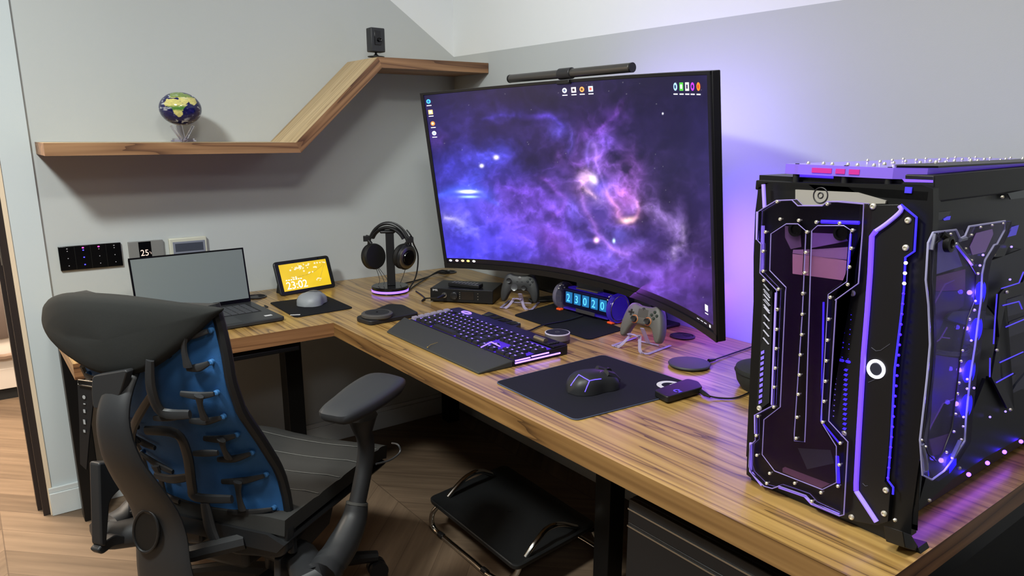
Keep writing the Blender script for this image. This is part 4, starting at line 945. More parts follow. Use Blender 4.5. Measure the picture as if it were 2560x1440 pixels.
b = MB(); b.lathe([(0.046, -wC * 0.45), (0.048, -wC * 0.44), (0.048, wC * 0.44), (0.046, wC * 0.45)], K_(0, 0), cx_, 32, cap=False)
purgl = mat('purple_tinted_acrylic', (120, 90, 230), 0.05, trans=0.9, ior=1.25)
acm = mat('lit_purple_acrylic', (96, 78, 190), 0.12, trans=0.7, ior=1.2, emit=(60, 34, 190), estr=0.14)
b.bm.free()
for s_ in (-1, 1):
    b = MB(); b.lathe([(0.050, 0), (0.052, 0.004), (0.052, 0.014), (0.050, 0.018), (0.001, 0.018)], K_(s_ * wC * 0.49, 0), cx_ * s_, 36); b.build('end_disc', acm if s_ > 0 else mat('clear_end_acrylic', (170, 165, 190), 0.08, trans=0.7, ior=1.3), ck)
    b = MB(); b.tube([K_(s_ * (wC * 0.49 + 0.0185), 0) + Vector((0, 0, 0.044 * math.sin(a))) + cy_ * 0.044 * math.cos(a) for a in [k * PI / 12 for k in range(24)]], 0.002, 6, closed=True); b.build('edge_ring', mat('ring_metal', (165, 160, 175), 0.25, 1.0), ck)
    for k in range(5):
        a = PI * (0.75 + 0.125 * k); b = MB(); b.sph(K_(s_ * (wC * 0.49 - 0.004), 0.046 * math.cos(a + PI), 0.024 - 0.0 + 0.02 * math.sin(a)), 0.003, 5); b.build('screw', screw_m, ck)
    b = MB()
    for t_ in (-1, 1): b.box(K_(s_ * wC * 0.50, -0.0485, t_ * 0.026), (0.022, 0.018, 0.007), RC)
    b.build('orange_foot', mat('orange_plastic', (235, 84, 32), 0.45, emit=(235, 84, 32), estr=0.15), ck, bevel=0.002)
b = MB(); b.box(K_(0, 0.036, -0.006), (wC * 0.80, 0.03, 0.006), RC); b.box(K_(0, -0.040, 0.014), (wC * 0.86, 0.02, 0.005), RC); b.build('lit_rails', acm, ck)
b = MB(); b.box(K_(0.0, 0.043, 0.004), (wC * 0.42, 0.028, 0.006), RC); b.build('top_plate', mat('plate_silver', (150, 148, 152), 0.3, 0.9), ck, bevel=0.001)
b = MB(); b.box(K_(0.01, -0.034, 0.032), (wC * 0.36, 0.004, 0.012), RC); b.build('name_plate', MT['plate_silver'], ck)
tealm = mat('tube_display', (10, 60, 80), 0.3, emit=(40, 124, 160), estr=1.1); tealg = mat('tube_digit', (90, 230, 255), 0.4, emit=(96, 214, 240), estr=1.35)
for i in range(5):
    a = (i - 1.9) * wC * 0.165; b = MB(); b.box(K_(a, 0.004, 0.0255), (wC * 0.118, 0.004, 0.040), RC); dsp = b.build('display', tealm, ck)
    text_mesh('23020'[i], 0.040, K_(a - 0.011, -0.010, 0.0282), cx_, (0, 0, 1), 'digit', tealg, dsp, sx=0.95)
b = MB(); b.prism(rrect(K_(-0.0, 0.004, 0.0295), cx_, (0, 0, 1), wC * 0.90, 0.062, 0.012), cy_ * -0.0015); b.build('front_glass', mat('clock_glass', (225, 220, 255), 0.03, trans=1.0, ior=1.05), ck)
b = MB(); b.tube(smooth_path([U(1300, 829, z=Z + 0.008), U(1325, 826, z=Z + 0.006), U(1360, 812, z=Z + 0.006), U(1420, 800, z=ZP + 0.004), K_(0.0, -0.047, 0.034)]), 0.003, 8)
tag(b.build('clock_cable', blk), 'black cable from the usb hub across the pad to the clock', 'cable')
# --- smart speaker puck -------------------------------------------------------
q = U(1393, 863, z=Z); rr = 0.037
vp = Vector((q.x, q.y, 0)); vdd = (vp - Vector((CAM.x, CAM.y, 0))).normalized(); vp += vdd * rr * 0.95
spk = thing('smart_speaker', 'small round speaker puck with a silver light ring, right of keyboard', 'speaker', (vp.x, vp.y, Z))
rr = 0.040
b = MB(); b.lathe([(rr * 0.97, 0.0005), (rr, 0.003), (rr, 0.012)], (vp.x, vp.y, Z), n=40); b.build('base', blk, spk)
b = MB(); b.lathe([(rr, 0.012), (rr, 0.030)], (vp.x, vp.y, Z), n=40); b.build('grille', mat('speaker_grey', (112, 104, 108), 0.5, 0.3, bump=0.5, bscale=2500), spk)
b = MB(); b.lathe([(rr, 0.030), (rr + 0.0002, 0.033), (rr * 0.93, 0.0335)], (vp.x, vp.y, Z), n=40, cap=False); b.build('light_ring', mat('ring_white', (195, 190, 200), 0.25, emit=(190, 180, 215), estr=0.12), spk)
b = MB(); b.lathe([(rr * 0.92, 0.030), (rr * 0.92, 0.0333), (rr * 0.88, 0.0337), (0.001, 0.0337)], (vp.x, vp.y, Z), n=40); b.build('touch_top', mat('speaker_top', (40, 40, 46), 0.6, spec=0.25), spk)
b = MB(); b.tube([(vp.x + 0.007 * math.cos(k * PI / 8), vp.y + 0.007 * math.sin(k * PI / 8), Z + 0.0339) for k in range(16)], 0.0006, 5, closed=True); b.build('touch_mark', mat('mark_grey', (90, 90, 96), 0.5), spk)
# --- game controllers on clear stands -----------------------------------------
def gamepad(name, label, at_, yaw, lean, col, ring_col=None, size=0.165, dark_grip=None):
    t = thing(name, label, 'game controller', at_)
    m_ = mat(name + '_' + label.split()[0] + '_shell', col, 0.5)
    X = Vector((math.cos(yaw), math.sin(yaw), 0)); back = Vector((-X.y, X.x, 0)); Y_ = (back * math.sin(lean) + Vector((0, 0, math.cos(lean)))); N = X.cross(Y_)
    o = Vector(at_); G = lambda x, y, n=0.0: o + X * (x * size) + Y_ * ((y * size + 0.36 * size) * 1.05) + N * n
    half = [(0, 0.30), (0.16, 0.31), (0.26, 0.34), (0.36, 0.30), (0.43, 0.18), (0.485, -0.02), (0.50, -0.20), (0.47, -0.335), (0.405, -0.36), (0.345, -0.31), (0.27, -0.16), (0.20, -0.09), (0.10, -0.075)]
    out = half + [(-x, y) for x, y in reversed(half[1:])]
    out = [(p.x, p.y) for p in smooth_path([Vector((x, y, 0)) for x, y in out], 3, closed=True)]
    cx0, cy0 = 0, 0.10
    def shell(k): return [(cx0 + (x - cx0) * k, cy0 + (y - cy0) * k) for x, y in out]
    def inset(d):  # offset inward by normal
        n_ = len(out); R_ = []
        for i in range(n_):
            x0_, y0_ = out[i - 1]; x1_, y1_ = out[(i + 1) % n_]; tx, ty = x1_ - x0_, y1_ - y0_; l_ = math.hypot(tx, ty) + 1e-9
            R_.append((out[i][0] - ty / l_ * -d * sgn, out[i][1] + tx / l_ * -d * sgn))
        return R_
    area_ = sum(out[i - 1][0] * out[i][1] - out[i][0] * out[i - 1][1] for i in range(len(out))); sgn = -1 if area_ > 0 else 1
    th = 0.030 * size / 0.165
    rings = []
    for d_, n_ in ((0.042, -th * 1.0), (0.026, -th * 0.93), (0.008, -th * 0.66), (0.0, -th * 0.25), (0.007, th * 0.12), (0.022, th * 0.30), (0.040, th * 0.38)):
        rings.append([G(x, y, n_) for x, y in inset(d_)])
    b = MB(); b.loft(rings); bmesh.ops.triangulate(b.bm, faces=[f_ for f_ in b.bm.faces if len(f_.verts) > 4]); b.build('shell', m_, t, sharp=50)
    f = th * 0.38
    for s_ in (-1, 1):
        b = MB(); b.prism([G(s_ * 0.12, 0.30, -th * .6), G(s_ * 0.30, 0.33, -th * .6), G(s_ * 0.38, 0.27, -th * .6), G(s_ * 0.34, 0.25, -th * .6), G(s_ * 0.13, 0.26, -th * .6)], N * th * 0.7); b.build('bumper', mat('bumper_dark', (40, 40, 42), 0.35), t, bevel=0.002)
    sticks = ((-0.27, 0.16), (0.13, 0.0)) if ring_col is None else ((-0.17, 0.02), (0.15, 0.02))
    for x, y in sticks:
        if ring_col: b = MB(); b.tube([G(x + 0.075 * math.cos(k * PI / 10), y + 0.075 * math.sin(k * PI / 10), f + 0.0005) for k in range(20)], 0.0014, 6, closed=True); b.build('stick_ring', mat('orange_ring', ring_col, 0.4), t)
        b = MB(); b.lathe([(0.010, 0), (0.005, 0.002), (0.005, 0.007), (0.0095, 0.009), (0.0095, 0.0115), (0.006, 0.0105), (0.001, 0.0105)], G(x, y, f - 0.001), N, 20); b.build('thumb_stick', blk, t)
    dpx, dpy = ((-0.13, 0.0) if ring_col is None else (-0.28, 0.14)); b = MB()
    RG = Matrix((X, Y_, N)).transposed()
    if ring_col is None:
        b.lathe([(0.013, 0), (0.013, 0.002), (0.009, 0.001), (0.001, 0.001)], G(dpx, dpy, f - .0005), N, 20); b.build('dpad', mat('dpad_grey', (110, 112, 114), 0.3, 0.7), t)
    else:
        b.box(G(dpx, dpy, f), (0.020, 0.006, 0.003), RG); b.box(G(dpx, dpy, f), (0.006, 0.020, 0.003), RG); b.build('dpad', blk, t)
    fxx, fyy = 0.27, 0.16
    for dx, dy in ((0.062, 0), (-0.062, 0), (0, 0.062), (0, -0.062)):
        b = MB(); b.lathe([(0.0048, 0), (0.0045, 0.003), (0.001, 0.0035)], G(fxx + dx, fyy + dy, f - .0005), N, 14); b.build('face_button', mat('face_btn', (56, 58, 60), 0.25) if ring_col is None else mat('face_btn_g', (40, 52, 46), 0.3), t)
    b = MB(); b.lathe([(0.0075, 0), (0.007, 0.0015), (0.001, 0.002)], G(0, 0.225, f - .0012), N, 20); b.build('home_button', mat('home_silver', (180, 180, 182), 0.25, 0.9) if ring_col is None else blk, t)
    if ring_col: b = MB(); b.box(G(0, 0.16, f), (0.036, 0.026, 0.0015), RG); b.build('touch_panel', mat('touch_grey', (74, 72, 68), 0.35), t, bevel=0.001)
    else:
        for s_ in (-1, 1): b = MB(); b.box(G(s_ * 0.06, 0.14, f), (0.006, 0.003, 0.0015), RG); b.build('menu_button', blk, t)
    return t, G, X, back, N
def stand_clear(label, o, X, back, w_, h_):
    # bent clear acrylic stand: two hooks in front, flat feet running forward
    m_ = mat('stand_acrylic', (205, 195, 225), 0.05, trans=0.55, ior=1.2)
    t = thing('controller_stand', label, 'controller stand', o, 'clear controller stands'); o = Vector(o)
    for s_ in (-1, 1):
        S_ = lambda x, y, z_: o + X * x + back * y + Vector((0, 0, z_))
        pts = [S_(s_ * w_ * 0.50, 0.075, 0.003), S_(s_ * w_ * 0.50, -0.05, 0.003), S_(s_ * w_ * 0.30, -0.052, 0.006), S_(s_ * w_ * 0.16, -0.030, h_ * 0.75), S_(s_ * w_ * 0.12, -0.024, h_), S_(s_ * w_ * 0.12, -0.04, h_ * 1.04)]
        b = MB(); b.tube(smooth_path(pts[:2], 2) + smooth_path(pts[1:], 5)[1:], 0.0022, 6, up=X, flat=2.4); b.build('bent_arm', m_, t)
    b = MB(); b.tube(smooth_path([o + X * (-w_ * 0.14) + back * -0.03 + Vector((0, 0, h_ * .92)), o + back * -0.034 + Vector((0, 0, h_ * 1.05)), o + X * (w_ * 0.14) + back * -0.03 + Vector((0, 0, h_ * .92))]), 0.0025, 6, up=back, flat=2.5); b.build('cradle', m_, t)
    b = MB(); b.tube([o + X * (-w_ * 0.3) + back * 0.05 + Vector((0, 0, 0.003)), o + X * (w_ * 0.3) + back * 0.05 + Vector((0, 0, 0.003))], 0.0022, 6); b.tube([o + back * 0.05 + Vector((0, 0, 0.003)), o + back * 0.012 + Vector((0, 0, h_ * 1.3))], 0.0022, 6, up=X, flat=4); b.build('back_prop', m_, t)
    return t
def pad_at(px_, py_, dirx, lift, label, col, ring, size, lean):
    base = U(px_, py_, z=Z + 0.0003); yaw = math.atan2(dirx[1], dirx[0])
    return gamepad('game_controller', label, base + Vector((0, 0, lift)), yaw, lean, col, ring, size)
t1, G1, X1, B1_, N1 = pad_at(1298, 766, (0.62, -0.78), 0.016, 'black game controller on a clear stand beside the amplifier', (46, 47, 48), None, 0.150, 0.18)
stand_clear('clear acrylic stand holding the black controller', tuple(Vector(t1['_w']) - Vector((0, 0, 0.0159))), X1, B1_, 0.12, 0.036)
t2, G2, X2, B2_, N2 = pad_at(1598, 868, (0.16, -0.98), 0.024, 'grey game controller with orange stick rings on a clear stand', (92, 90, 86), (200, 120, 50), 0.152, 0.28)
stand_clear('clear acrylic stand holding the grey controller', tuple(Vector(t2['_w']) - Vector((0, 0, 0.0239))), X2, B2_, 0.13, 0.045)
# --- front mouse pad, gaming mouse, dongle, cable ------------------------------
fp = pad('mouse_pad', [(1238, 957), (1508, 889), (1757, 971), (1438, 1053)], 0.003, 0.018, 'large dark mouse pad with a white G logo at the desk front', 'mouse pad', mat('mat_navy', (25, 25, 34), 0.85, bump=0.25, bscale=1500, spec=0.25), mat('stitch_blue', (70, 80, 104), 0.7))
ZF = Z + 0.0035
# G logo drawn as a C-shaped arc plus a bar, lying on the cloth
gc = U(1674, 963, z=ZF); gx = Vector((0, 1, 0)); gy = Vector((1, 0, 0))
def g_logo(b, c, ux_, uy_, r, wd_, th):
    up_ = ux_.cross(uy_).normalized()
    P1 = [c + ux_ * (math.cos(math.radians(a)) * r) + uy_ * (math.sin(math.radians(a)) * r) for a in range(95, 300, 12)]
    P2 = [c + ux_ * (math.cos(math.radians(a)) * (r - wd_)) + uy_ * (math.sin(math.radians(a)) * (r - wd_)) for a in range(95, 300, 12)]
    b.prism(P1 + P2[::-1], up_ * th)
    b.prism([c + ux_ * (r * -0.1) + uy_ * (r * 0.30 - wd_ * .5), c + ux_ * (r * 1.0) + uy_ * (r * 0.30 - wd_ * .5), c + ux_ * (r * 1.0) + uy_ * (r * 0.30 + wd_ * .5), c + ux_ * (r * -0.1) + uy_ * (r * 0.30 + wd_ * .5)], up_ * th)
    b.prism([c + ux_ * (r * 1.0 - wd_) + uy_ * (r * -0.6), c + ux_ * (r * 1.0) + uy_ * (r * -0.6), c + ux_ * (r * 1.0) + uy_ * (r * 0.3), c + ux_ * (r * 1.0 - wd_) + uy_ * (r * 0.3)], up_ * th)
b = MB(); g_logo(b, gc, Vector((0, -1, 0)), Vector((1, 0, 0)) , 0.034, 0.013, 0.0004); b.build('logo_print', white_print, fp)
q = U(1482, 972, z=ZF)
gm3 = thing('gaming_mouse', 'black gaming mouse with purple glowing lines on the front mouse pad', 'mouse', (q.x, q.y, ZF))
md = Vector((0.80, -0.28, 0)).normalized(); md = (U(1545, 948, z=ZF) - U(1432, 968, z=ZF)).normalized(); md.z = 0
mL, mW, mH = 0.150, 0.092, 0.050
mouse_mesh(MB(), q, md, mL, mW, mH, 0.36, z0=0.001).build('body', mat('mouse_black', (38, 39, 42), 0.45), gm3)
# glowing Y seams wrapped on the shell
ms = Vector((-md.y, md.x, 0))
def shell_pt(t, ang, k=1.012):
    tt = t * 2 - 1; hump = 0.36
    wv = mW / 2 * (max(0.0, 1 - abs(tt) ** 3.2) ** 0.5) * (1 - 0.16 * math.exp(-((t - 0.6) / 0.18) ** 2))
    hv = mH * (max(0.0, 1 - abs((t - hump) / (hump if t < hump else (1 - hump))) ** 2.3) ** 0.6 * 0.72 + 0.28 * max(0.0, 1 - abs(tt) ** 4) ** 0.5)
    c_, s_ = math.cos(ang), math.sin(ang)
    return Vector(q) + md * (t - 0.5) * mL + ms * (wv * k * math.copysign(abs(c_) ** 0.75, c_)) + Vector((0, 0, 0.001 + hv * k * abs(s_) ** 0.62))
ysm = mat('mouse_led', (110, 90, 255), 0.4, emit=(104, 84, 255), estr=1.1)
b = MB()
cand = [(t_, a_, shell_pt(t_, math.radians(a_))) for t_ in [0.01 + 0.02 * i for i in range(49)] for a_ in range(6, 175, 3)]
cpx = [PX(np.array(v.x), np.array(v.y), np.array(v.z)) for _, _, v in cand]
def on_shell(px_, py_):
    best = min(range(len(cand)), key=lambda i: (cpx[i][0] - px_) ** 2 + (cpx[i][1] - py_) ** 2 + 40 * (cand[i][2] - CAM).length ** 2)
    return cand[best][2]
for seg in (((1447, 937), (1460, 945), (1474, 953)), ((1474, 953), (1488, 950), (1502, 948)), ((1474, 953), (1467, 966), (1462, 979)), ((1447, 937), (1436, 950), (1427, 964))):
    b.tube([on_shell(*p) + Vector((0, 0, 0.0006)) for p in seg], 0.0013, 6)
b.build('light_seam', ysm, gm3)
b = MB(); wp_ = shell_pt(0.80, PI / 2); b.cyl(wp_ - ms * 0.004, wp_ + ms * 0.004, 0.010, n=18); b.build('scroll_wheel', blk, gm3)
for s_ in (-1, 1):
    b = MB(); p1 = shell_pt(0.66, PI / 2 + s_ * 0.45, 1.0); p2 = shell_pt(0.97, PI / 2 + s_ * 0.5, 1.0); b.tube([p1, (p1 + p2) / 2 + Vector((0, 0, 0.004)), p2], [0.010, 0.011, 0.008], 8, up=ms, flat=1.1); b.build('button', MT['mouse_black'], gm3)
for px_, py_ in ((1488, 927), (1502, 930)):
    b = MB(); c_ = U(px_, py_, z=ZF + 0.048); b.box(c_, (0.011, 0.003, 0.003), Euler((0, 0, 0.6)).to_matrix()); b.build('top_switch', silver, gm3)
dP = [U(a, c, z=Z + 0.0045) for a, c in ((1634, 990), (1668, 1008), (1756, 982), (1745, 967), (1718, 960))]
dg_ = thing('wireless_receiver', 'black wireless mouse receiver with a purple G, on the pad corner', 'wireless receiver', ((dP[0].x + dP[2].x) / 2, (dP[0].y + dP[2].y) / 2, Z + 0.004))
b = MB(); b.prism(rpoly(dP, 0.010), (0, 0, 0.016)); b.build('body', blk, dg_, bevel=0.002)
b = MB(); g_logo(b, U(1694, 977, z=Z + 0.0208), Vector((0, -1, 0)), Vector((1, 0, 0)), 0.011, 0.0045, 0.0003); b.build('logo', mat('purple_print', (90, 70, 220), 0.5, emit=(80, 60, 210), estr=0.5), dg_)
b = MB(); b.tube([U(1748, 975, z=Z + 0.011), U(1762, 985, z=Z + 0.010), U(1775, 992, z=Z + 0.008)], [0.006, 0.006, 0.003], 8); b.tube(smooth_path([U(1772, 990, z=Z + 0.008), U(1800, 995, z=Z + 0.004), U(1842, 994, z=Z + 0.004), U(1885, 975, z=Z + 0.004)]), 0.0022, 8)
tag(b.build('receiver_cable', blk), 'thin black cable from the wireless receiver towards the computer', 'cable')
# --- charging puck with cable ---------------------------------------------------
q = U(1723, 912, z=Z + 0.004); pk = thing('charging_puck', 'flat round black wireless charging puck on the right of the desk', 'charger', (q.x, q.y, Z))
b = MB(); b.lathe([(0.050, 0.0005), (0.058, 0.004), (0.060, 0.008), (0.058, 0.011), (0.052, 0.012), (0.001, 0.0122)], (q.x, q.y, Z), n=48); b.build('disc', mat('puck_grey', (58, 60, 64), 0.55), pk)
b = MB(); s1 = U(1772, 902, z=Z + 0.007); b.tube([s1, U(1788, 899, z=Z + 0.006)], [0.006, 0.003], 8); b.tube(smooth_path([U(1786, 899, z=Z + 0.006), U(1830, 884, z=Z + 0.004), U(1876, 868, z=Z + 0.004), U(1920, 850, z=Z + 0.004)]), 0.0022, 8); b.build('cable', blk, pk)
# --- dark pouch behind the computer -----------------------------------------------
q = U(1895, 985, z=Z); b = MB(); b.lathe([(0.070, 0.0006), (0.082, 0.020), (0.088, 0.048), (0.086, 0.056), (0.066, 0.064), (0.001, 0.066)], (q.x + 0.06, q.y + 0.01, Z), n=40)
po = b.build('round_case', mat('case_fabric', (36, 38, 36), 0.85, bump=0.3, bscale=600)); tag(po, 'round dark fabric case partly hidden behind the computer', 'case')
b = MB(); b.tube([Vector((q.x + 0.06 + 0.0885 * math.cos(k * PI / 20), q.y + 0.01 + 0.0885 * math.sin(k * PI / 20), Z + 0.046)) for k in range(40)], 0.0012, 5, closed=True); b.build('zip_line', blk_m, po)
# --- cable bundle behind the monitor ------------------------------------------------
b = MB(); b.tube(smooth_path([U(1640, 762, x=-0.10), U(1655, 775, x=-0.13), U(1662, 795, z=Z + 0.01), U(1655, 808, z=Z + 0.006)]), 0.009, 8); b.tube(smooth_path([U(1628, 758, x=-0.10), U(1645, 790, x=-0.14), U(1650, 806, z=Z + 0.006)]), 0.006, 8)
tag(b.build('cable_bundle', blk), 'black cables hanging behind the right side of the monitor', 'cable')

# ================================================================ desktop computer tower
XF = -0.81
def c1(a, c): return (1840 + a / 3.429, 360 + c / 3.429)
def c2(a, c): return (1840 + a / 3.429, 720 + c / 3.429)
def c3(a, c): return (1840 + a / 3.429, 1020 + c / 3.429)
def c5(a, c): return (2240 + a / 4, 500 + c / 4)
def c6(a, c): return (2240 + a / 4, 820 + c / 4)
def PF(p, d=0.0): return U(p[0], p[1], x=XF - d)         # on the front face, d in front of it
SL = 0.096
SN = Vector((0, -1, SL)).normalized()
def PS(p, d=0.0): return UP(p[0], p[1], Vector((0, -2.612, 0.75)) + SN * d, SN)   # on the side face
pc = thing('computer_tower', 'large black open-frame computer tower with clear purple-lit acrylic panels', 'computer', (-0.45, -2.45, Z))
cm = mat('tower_black', (18, 18, 19), 0.38, 0.2); cmm = mat('tower_black_soft', (26, 26, 27), 0.5, 0.2)
tint = mat('coolant_window', (46, 26, 56), 0.1, spec=0.6)
acg = mat('acrylic_block', (205, 198, 215), 0.04, trans=1.0, ior=1.18)
pclite = mat('pale_acrylic', (150, 146, 176), 0.12, trans=0.4, ior=1.25)
# core body: floor, top, back of the frame (seen from the side through the opening)
yb0, yb1 = -2.28, -2.60
def lean(y, z): return y + (z - 0.75) * 0.05
b = MB(); b.prism([(XF + 0.02, -2.275, 0.785), (XF + 0.02, -2.470, 0.785), (XF + 0.02, -2.450, 1.325), (XF + 0.02, -2.255, 1.325)], (0.70, 0, 0)); b.build('chassis', cm, pc)
b = MB(); b.prism([(XF + 0.01, -2.285, 0.760), (XF + 0.01, -2.560, 0.760), (XF + 0.01, -2.556, 0.785), (XF + 0.01, -2.285, 0.785)], (0.71, 0, 0)); b.build('bottom_plate', cm, pc, bevel=0.002)
# top duct running back along the side
tp_ = [c1(1700, 270), c1(2469, 200), c1(2469, 400), c1(1700, 500)]
P = [PS(p) for p in tp_]; P[1] = P[0] + (P[1] - P[0]) * 1.9; P[2] = P[3] + (P[2] - P[3]) * 1.9
b = MB(); b.prism(P, (0, 0.16, 0)); b.build('top_duct', cmm, pc, bevel=0.002)
P = [PS(c1(2320, 425), .002), PS(c1(2469, 395), .002), PS(c1(2469, 460), .002), PS(c1(2345, 475), .002)]
b = MB(); b.prism(P, SN * 0.002); b.build('duct_label', mat('label_grey', (86, 92, 94), 0.4), pc)
# front frame plate: outer silhouette of the black front
out = [c1(190, 345), c1(310, 325), c1(1590, 350), c1(1690, 385), c1(1690, 620), c1(1650, 1440), c2(1650, 560), c2(1620, 1100), c3(1600, 240), c3(1510, 900), c3(1500, 1100), c3(1290, 1130), c3(1150, 1040), c3(890, 950), c3(200, 690), c3(90, 570), c3(105, 30), c2(150, 300), c1(150, 960), c1(165, 580), c1(185, 420)]
openr = None
P = [PF(p, 0) for p in out]; b = MB(); b.prism(P, (0.018, 0, 0)); fr0 = b.build('front_frame', cm, pc, sharp=30)
# right-hand raised front column
colp = [c1(1095, 520), c1(1415, 515), c1(1560, 620), c1(1540, 930), c1(1465, 975), c1(1440, 1440), c2(1400, 500), c2(1330, 1440), c3(1300, 620), c3(1350, 690), c3(1330, 960), c3(1230, 990), c3(1060, 960), c3(925, 925), c3(960, 290), c2(800, 1140), c2(860, 90), c1(1050, 1195)]
b = MB(); b.prism([PF(p, 0.0005) for p in colp], (-0.010, 0, 0)); b.build('front_column', mat('column_black', (22, 21, 22), 0.35), pc, bevel=0.0008)
# upper recess with pale plate and round emblem
rp = [c1(520, 390), c1(1050, 415), c1(1295, 485), c1(1290, 510), c1(540, 525), c1(520, 480)]
b = MB(); b.prism([PF(p, 0.0005) for p in rp], (-0.004, 0, 0)); pl = b.build('pale_plate', mat('pale_plate', (150, 146, 138), 0.45), pc)
o = PF(c1(725, 440), 0.0048)
b = MB(); b.tube([o + Vector((0, 0.0125 * math.cos(k * PI / 12), 0.0125 * math.sin(k * PI / 12))) for k in range(24)], 0.0011, 6, closed=True); b.tube([o + Vector((0, 0.0045 * math.cos(k * PI / 8), 0.0045 * math.sin(k * PI / 8))) for k in range(16)], 0.0010, 6, closed=True); b.build('emblem', mat('emblem_dark', (40, 38, 40), 0.4), pl)
# clear distribution plate on the front: an hourglass-shaped slab
ac = [c1(245, 545), c1(345, 485), c1(480, 480), c1(530, 530), c1(740, 530), c1(780, 495), c1(870, 495), c1(1095, 515), c1(1085, 740), c1(1050, 1195), c1(850, 1340), c2(860, 95), c2(795, 1140), c2(960, 1320), c3(925, 915), c3(890, 925), c3(665, 820), c3(600, 750), c3(370, 670), c3(310, 690), c3(240, 670), c3(130, 560), c3(110, 500), c3(120, 320), c3(165, 280), c3(165, 60), c2(310, 1010), c2(350, 30), c1(345, 1250), c1(205, 1105), c1(215, 860), c1(180, 820), c1(190, 580)]
AD = 0.024
b = MB(); b.prism([PF(p, 0.004) for p in ac], (-0.0015, 0, 0)); b.build('backing_plate', mat('backing_dark', (30, 29, 33), 0.3), pc)
b = MB(); b.prism([PF(p, AD) for p in ac], (AD - 0.0075, 0, 0)); slab = b.build('front_acrylic_plate', acg, pc, sharp=20)
eg = [PF(p, AD) for p in ac]
b = MB(); b.tube(eg, 0.0011, 5, closed=True); b.tube([p + Vector((AD - 0.009, 0, 0)) for p in eg], 0.0007, 5, closed=True); b.build('lit_edge', edge_p, slab)
# bright rims where the strips are brightest
rimm = mat('lit_rim', (170, 150, 225), 0.3, emit=(104, 76, 225), estr=0.6)
for seg in ([c1(235, 345), c1(245, 545)], [c1(190, 580), c1(185, 820)], [c1(235, 700), c1(225, 1090)], [c2(350, 40), c2(315, 1000)], [c2(170, 1090), c3(172, 220)], [c3(130, 300), c3(128, 540), c3(225, 660)], [c3(370, 675), c3(590, 750), c3(650, 815), c3(890, 915)]):
    b = MB(); b.tube([PF(p, AD - 0.006) for p in seg], 0.0034, 8); b.build('edge_light', rimm, slab)
# coolant chamber (dark window) and the channels engraved round it
cham = [c1(430, 685), c1(530, 685), c1(600, 745), c1(570, 1440), c2(500, 1250), c2(500, 1310), c2(590, 1320), c2(600, 1100), c1(650, 745), c1(700, 700), c1(925, 700), c1(985, 740), c1(950, 1180), c1(790, 1290), c2(730, 1150), c3(860, 330), c3(860, 640), c3(740, 700), c3(330, 540), c3(225, 400), c3(240, 100), c2(380, 1020), c2(425, 30), c1(430, 1230), c1(290, 1085), c1(300, 770)]
b = MB(); b.prism([PF(p, 0.0065) for p in cham], (-0.0006, 0, 0)); win = b.build('coolant_chamber', tint, pc, flat=True)
lob = [[c1(430, 685), c1(530, 685), c1(600, 745), c1(570, 1440), c2(500, 1250), c2(500, 1310), c2(590, 1320), c2(600, 1100), c1(650, 745), c1(700, 700), c1(925, 700), c1(985, 740), c1(950, 1180), c1(790, 1290), c2(730, 1150), c3(860, 330), c3(860, 640), c3(740, 700), c3(330, 540), c3(225, 400), c3(240, 100), c2(380, 1020), c2(425, 30), c1(430, 1230), c1(290, 1085), c1(300, 770)]]
for L_ in lob:
    b = MB(); b.tube([PF(p, AD + 0.0005) for p in L_], 0.0009, 5, closed=True); b.build('channel_line', edge_p, slab)
    b = MB(); b.tube([PF(p, AD - 0.002) + Vector((0, 0.0022, 0.001)) for p in L_], 0.0007, 5, closed=True); b.build('gasket_line', blk_m, slab)
# blue lit channels on the right flank
for seg, r_ in (([c2(870, 1440), c3(880, 640)], 0.0036), ([c2(755, 120), c2(735, 1140), c2(890, 1330)], 0.0016), ([c1(985, 770), c1(960, 1170)], 0.0022), ([c1(735, 665), c1(1060, 675)], 0.0030)):
    b = MB(); b.tube([PF(p, AD - 0.007) for p in seg], r_, 8); b.build('blue_channel', mat('blue_channel', (60, 40, 255), 0.3, emit=(58, 34, 255), estr=1.3), slab)
# pink reflections in the window, painted as flat coloured panels
pinkm = mat('pink_reflection', (196, 132, 172), 0.35); pinkd = mat('pink_reflection_top', (168, 118, 178), 0.35); dgm = mat('port_black', (8, 8, 10), 0.3)
for poly, m_ in (([c1(495, 940), c1(1030, 1000), c1(950, 1170), c1(495, 1110)], pinkm), ([c1(500, 905), c1(700, 900), c1(985, 880), c1(975, 1000), c1(495, 935)], pinkd), ([c1(660, 760), c1(930, 770), c1(970, 830), c1(660, 890)], mat('violet_reflection', (150, 100, 190), 0.3)), ([c1(430, 700), c1(560, 720), c1(570, 880), c1(480, 900), c1(430, 800)], mat('violet_dim', (116, 84, 130), 0.3)), ([c3(410, 510), c3(430, 500), c3(830, 650), c3(740, 690), c3(410, 545)], mat('pink_bar', (124, 82, 110), 0.3)), ([c3(540, 340), c3(820, 355), c3(850, 470), c3(620, 520)], mat('grey_reflection', (56, 50, 66), 0.3))):
    b = MB(); b.prism([PF(p, 0.0075) for p in poly], (-0.0004, 0, 0)); b.build('chamber_reflection', m_, win, flat=True)
for p in (c1(525, 728), c1(915, 760)):
    o = PF(p, 0.010); b = MB(); b.lathe([(0.0125, 0), (0.0125, 0.006), (0.008, 0.006), (0.007, 0.002), (0.001, 0.002)], o, (-1, 0, 0), 24); b.build('port_fitting', dgm, win)
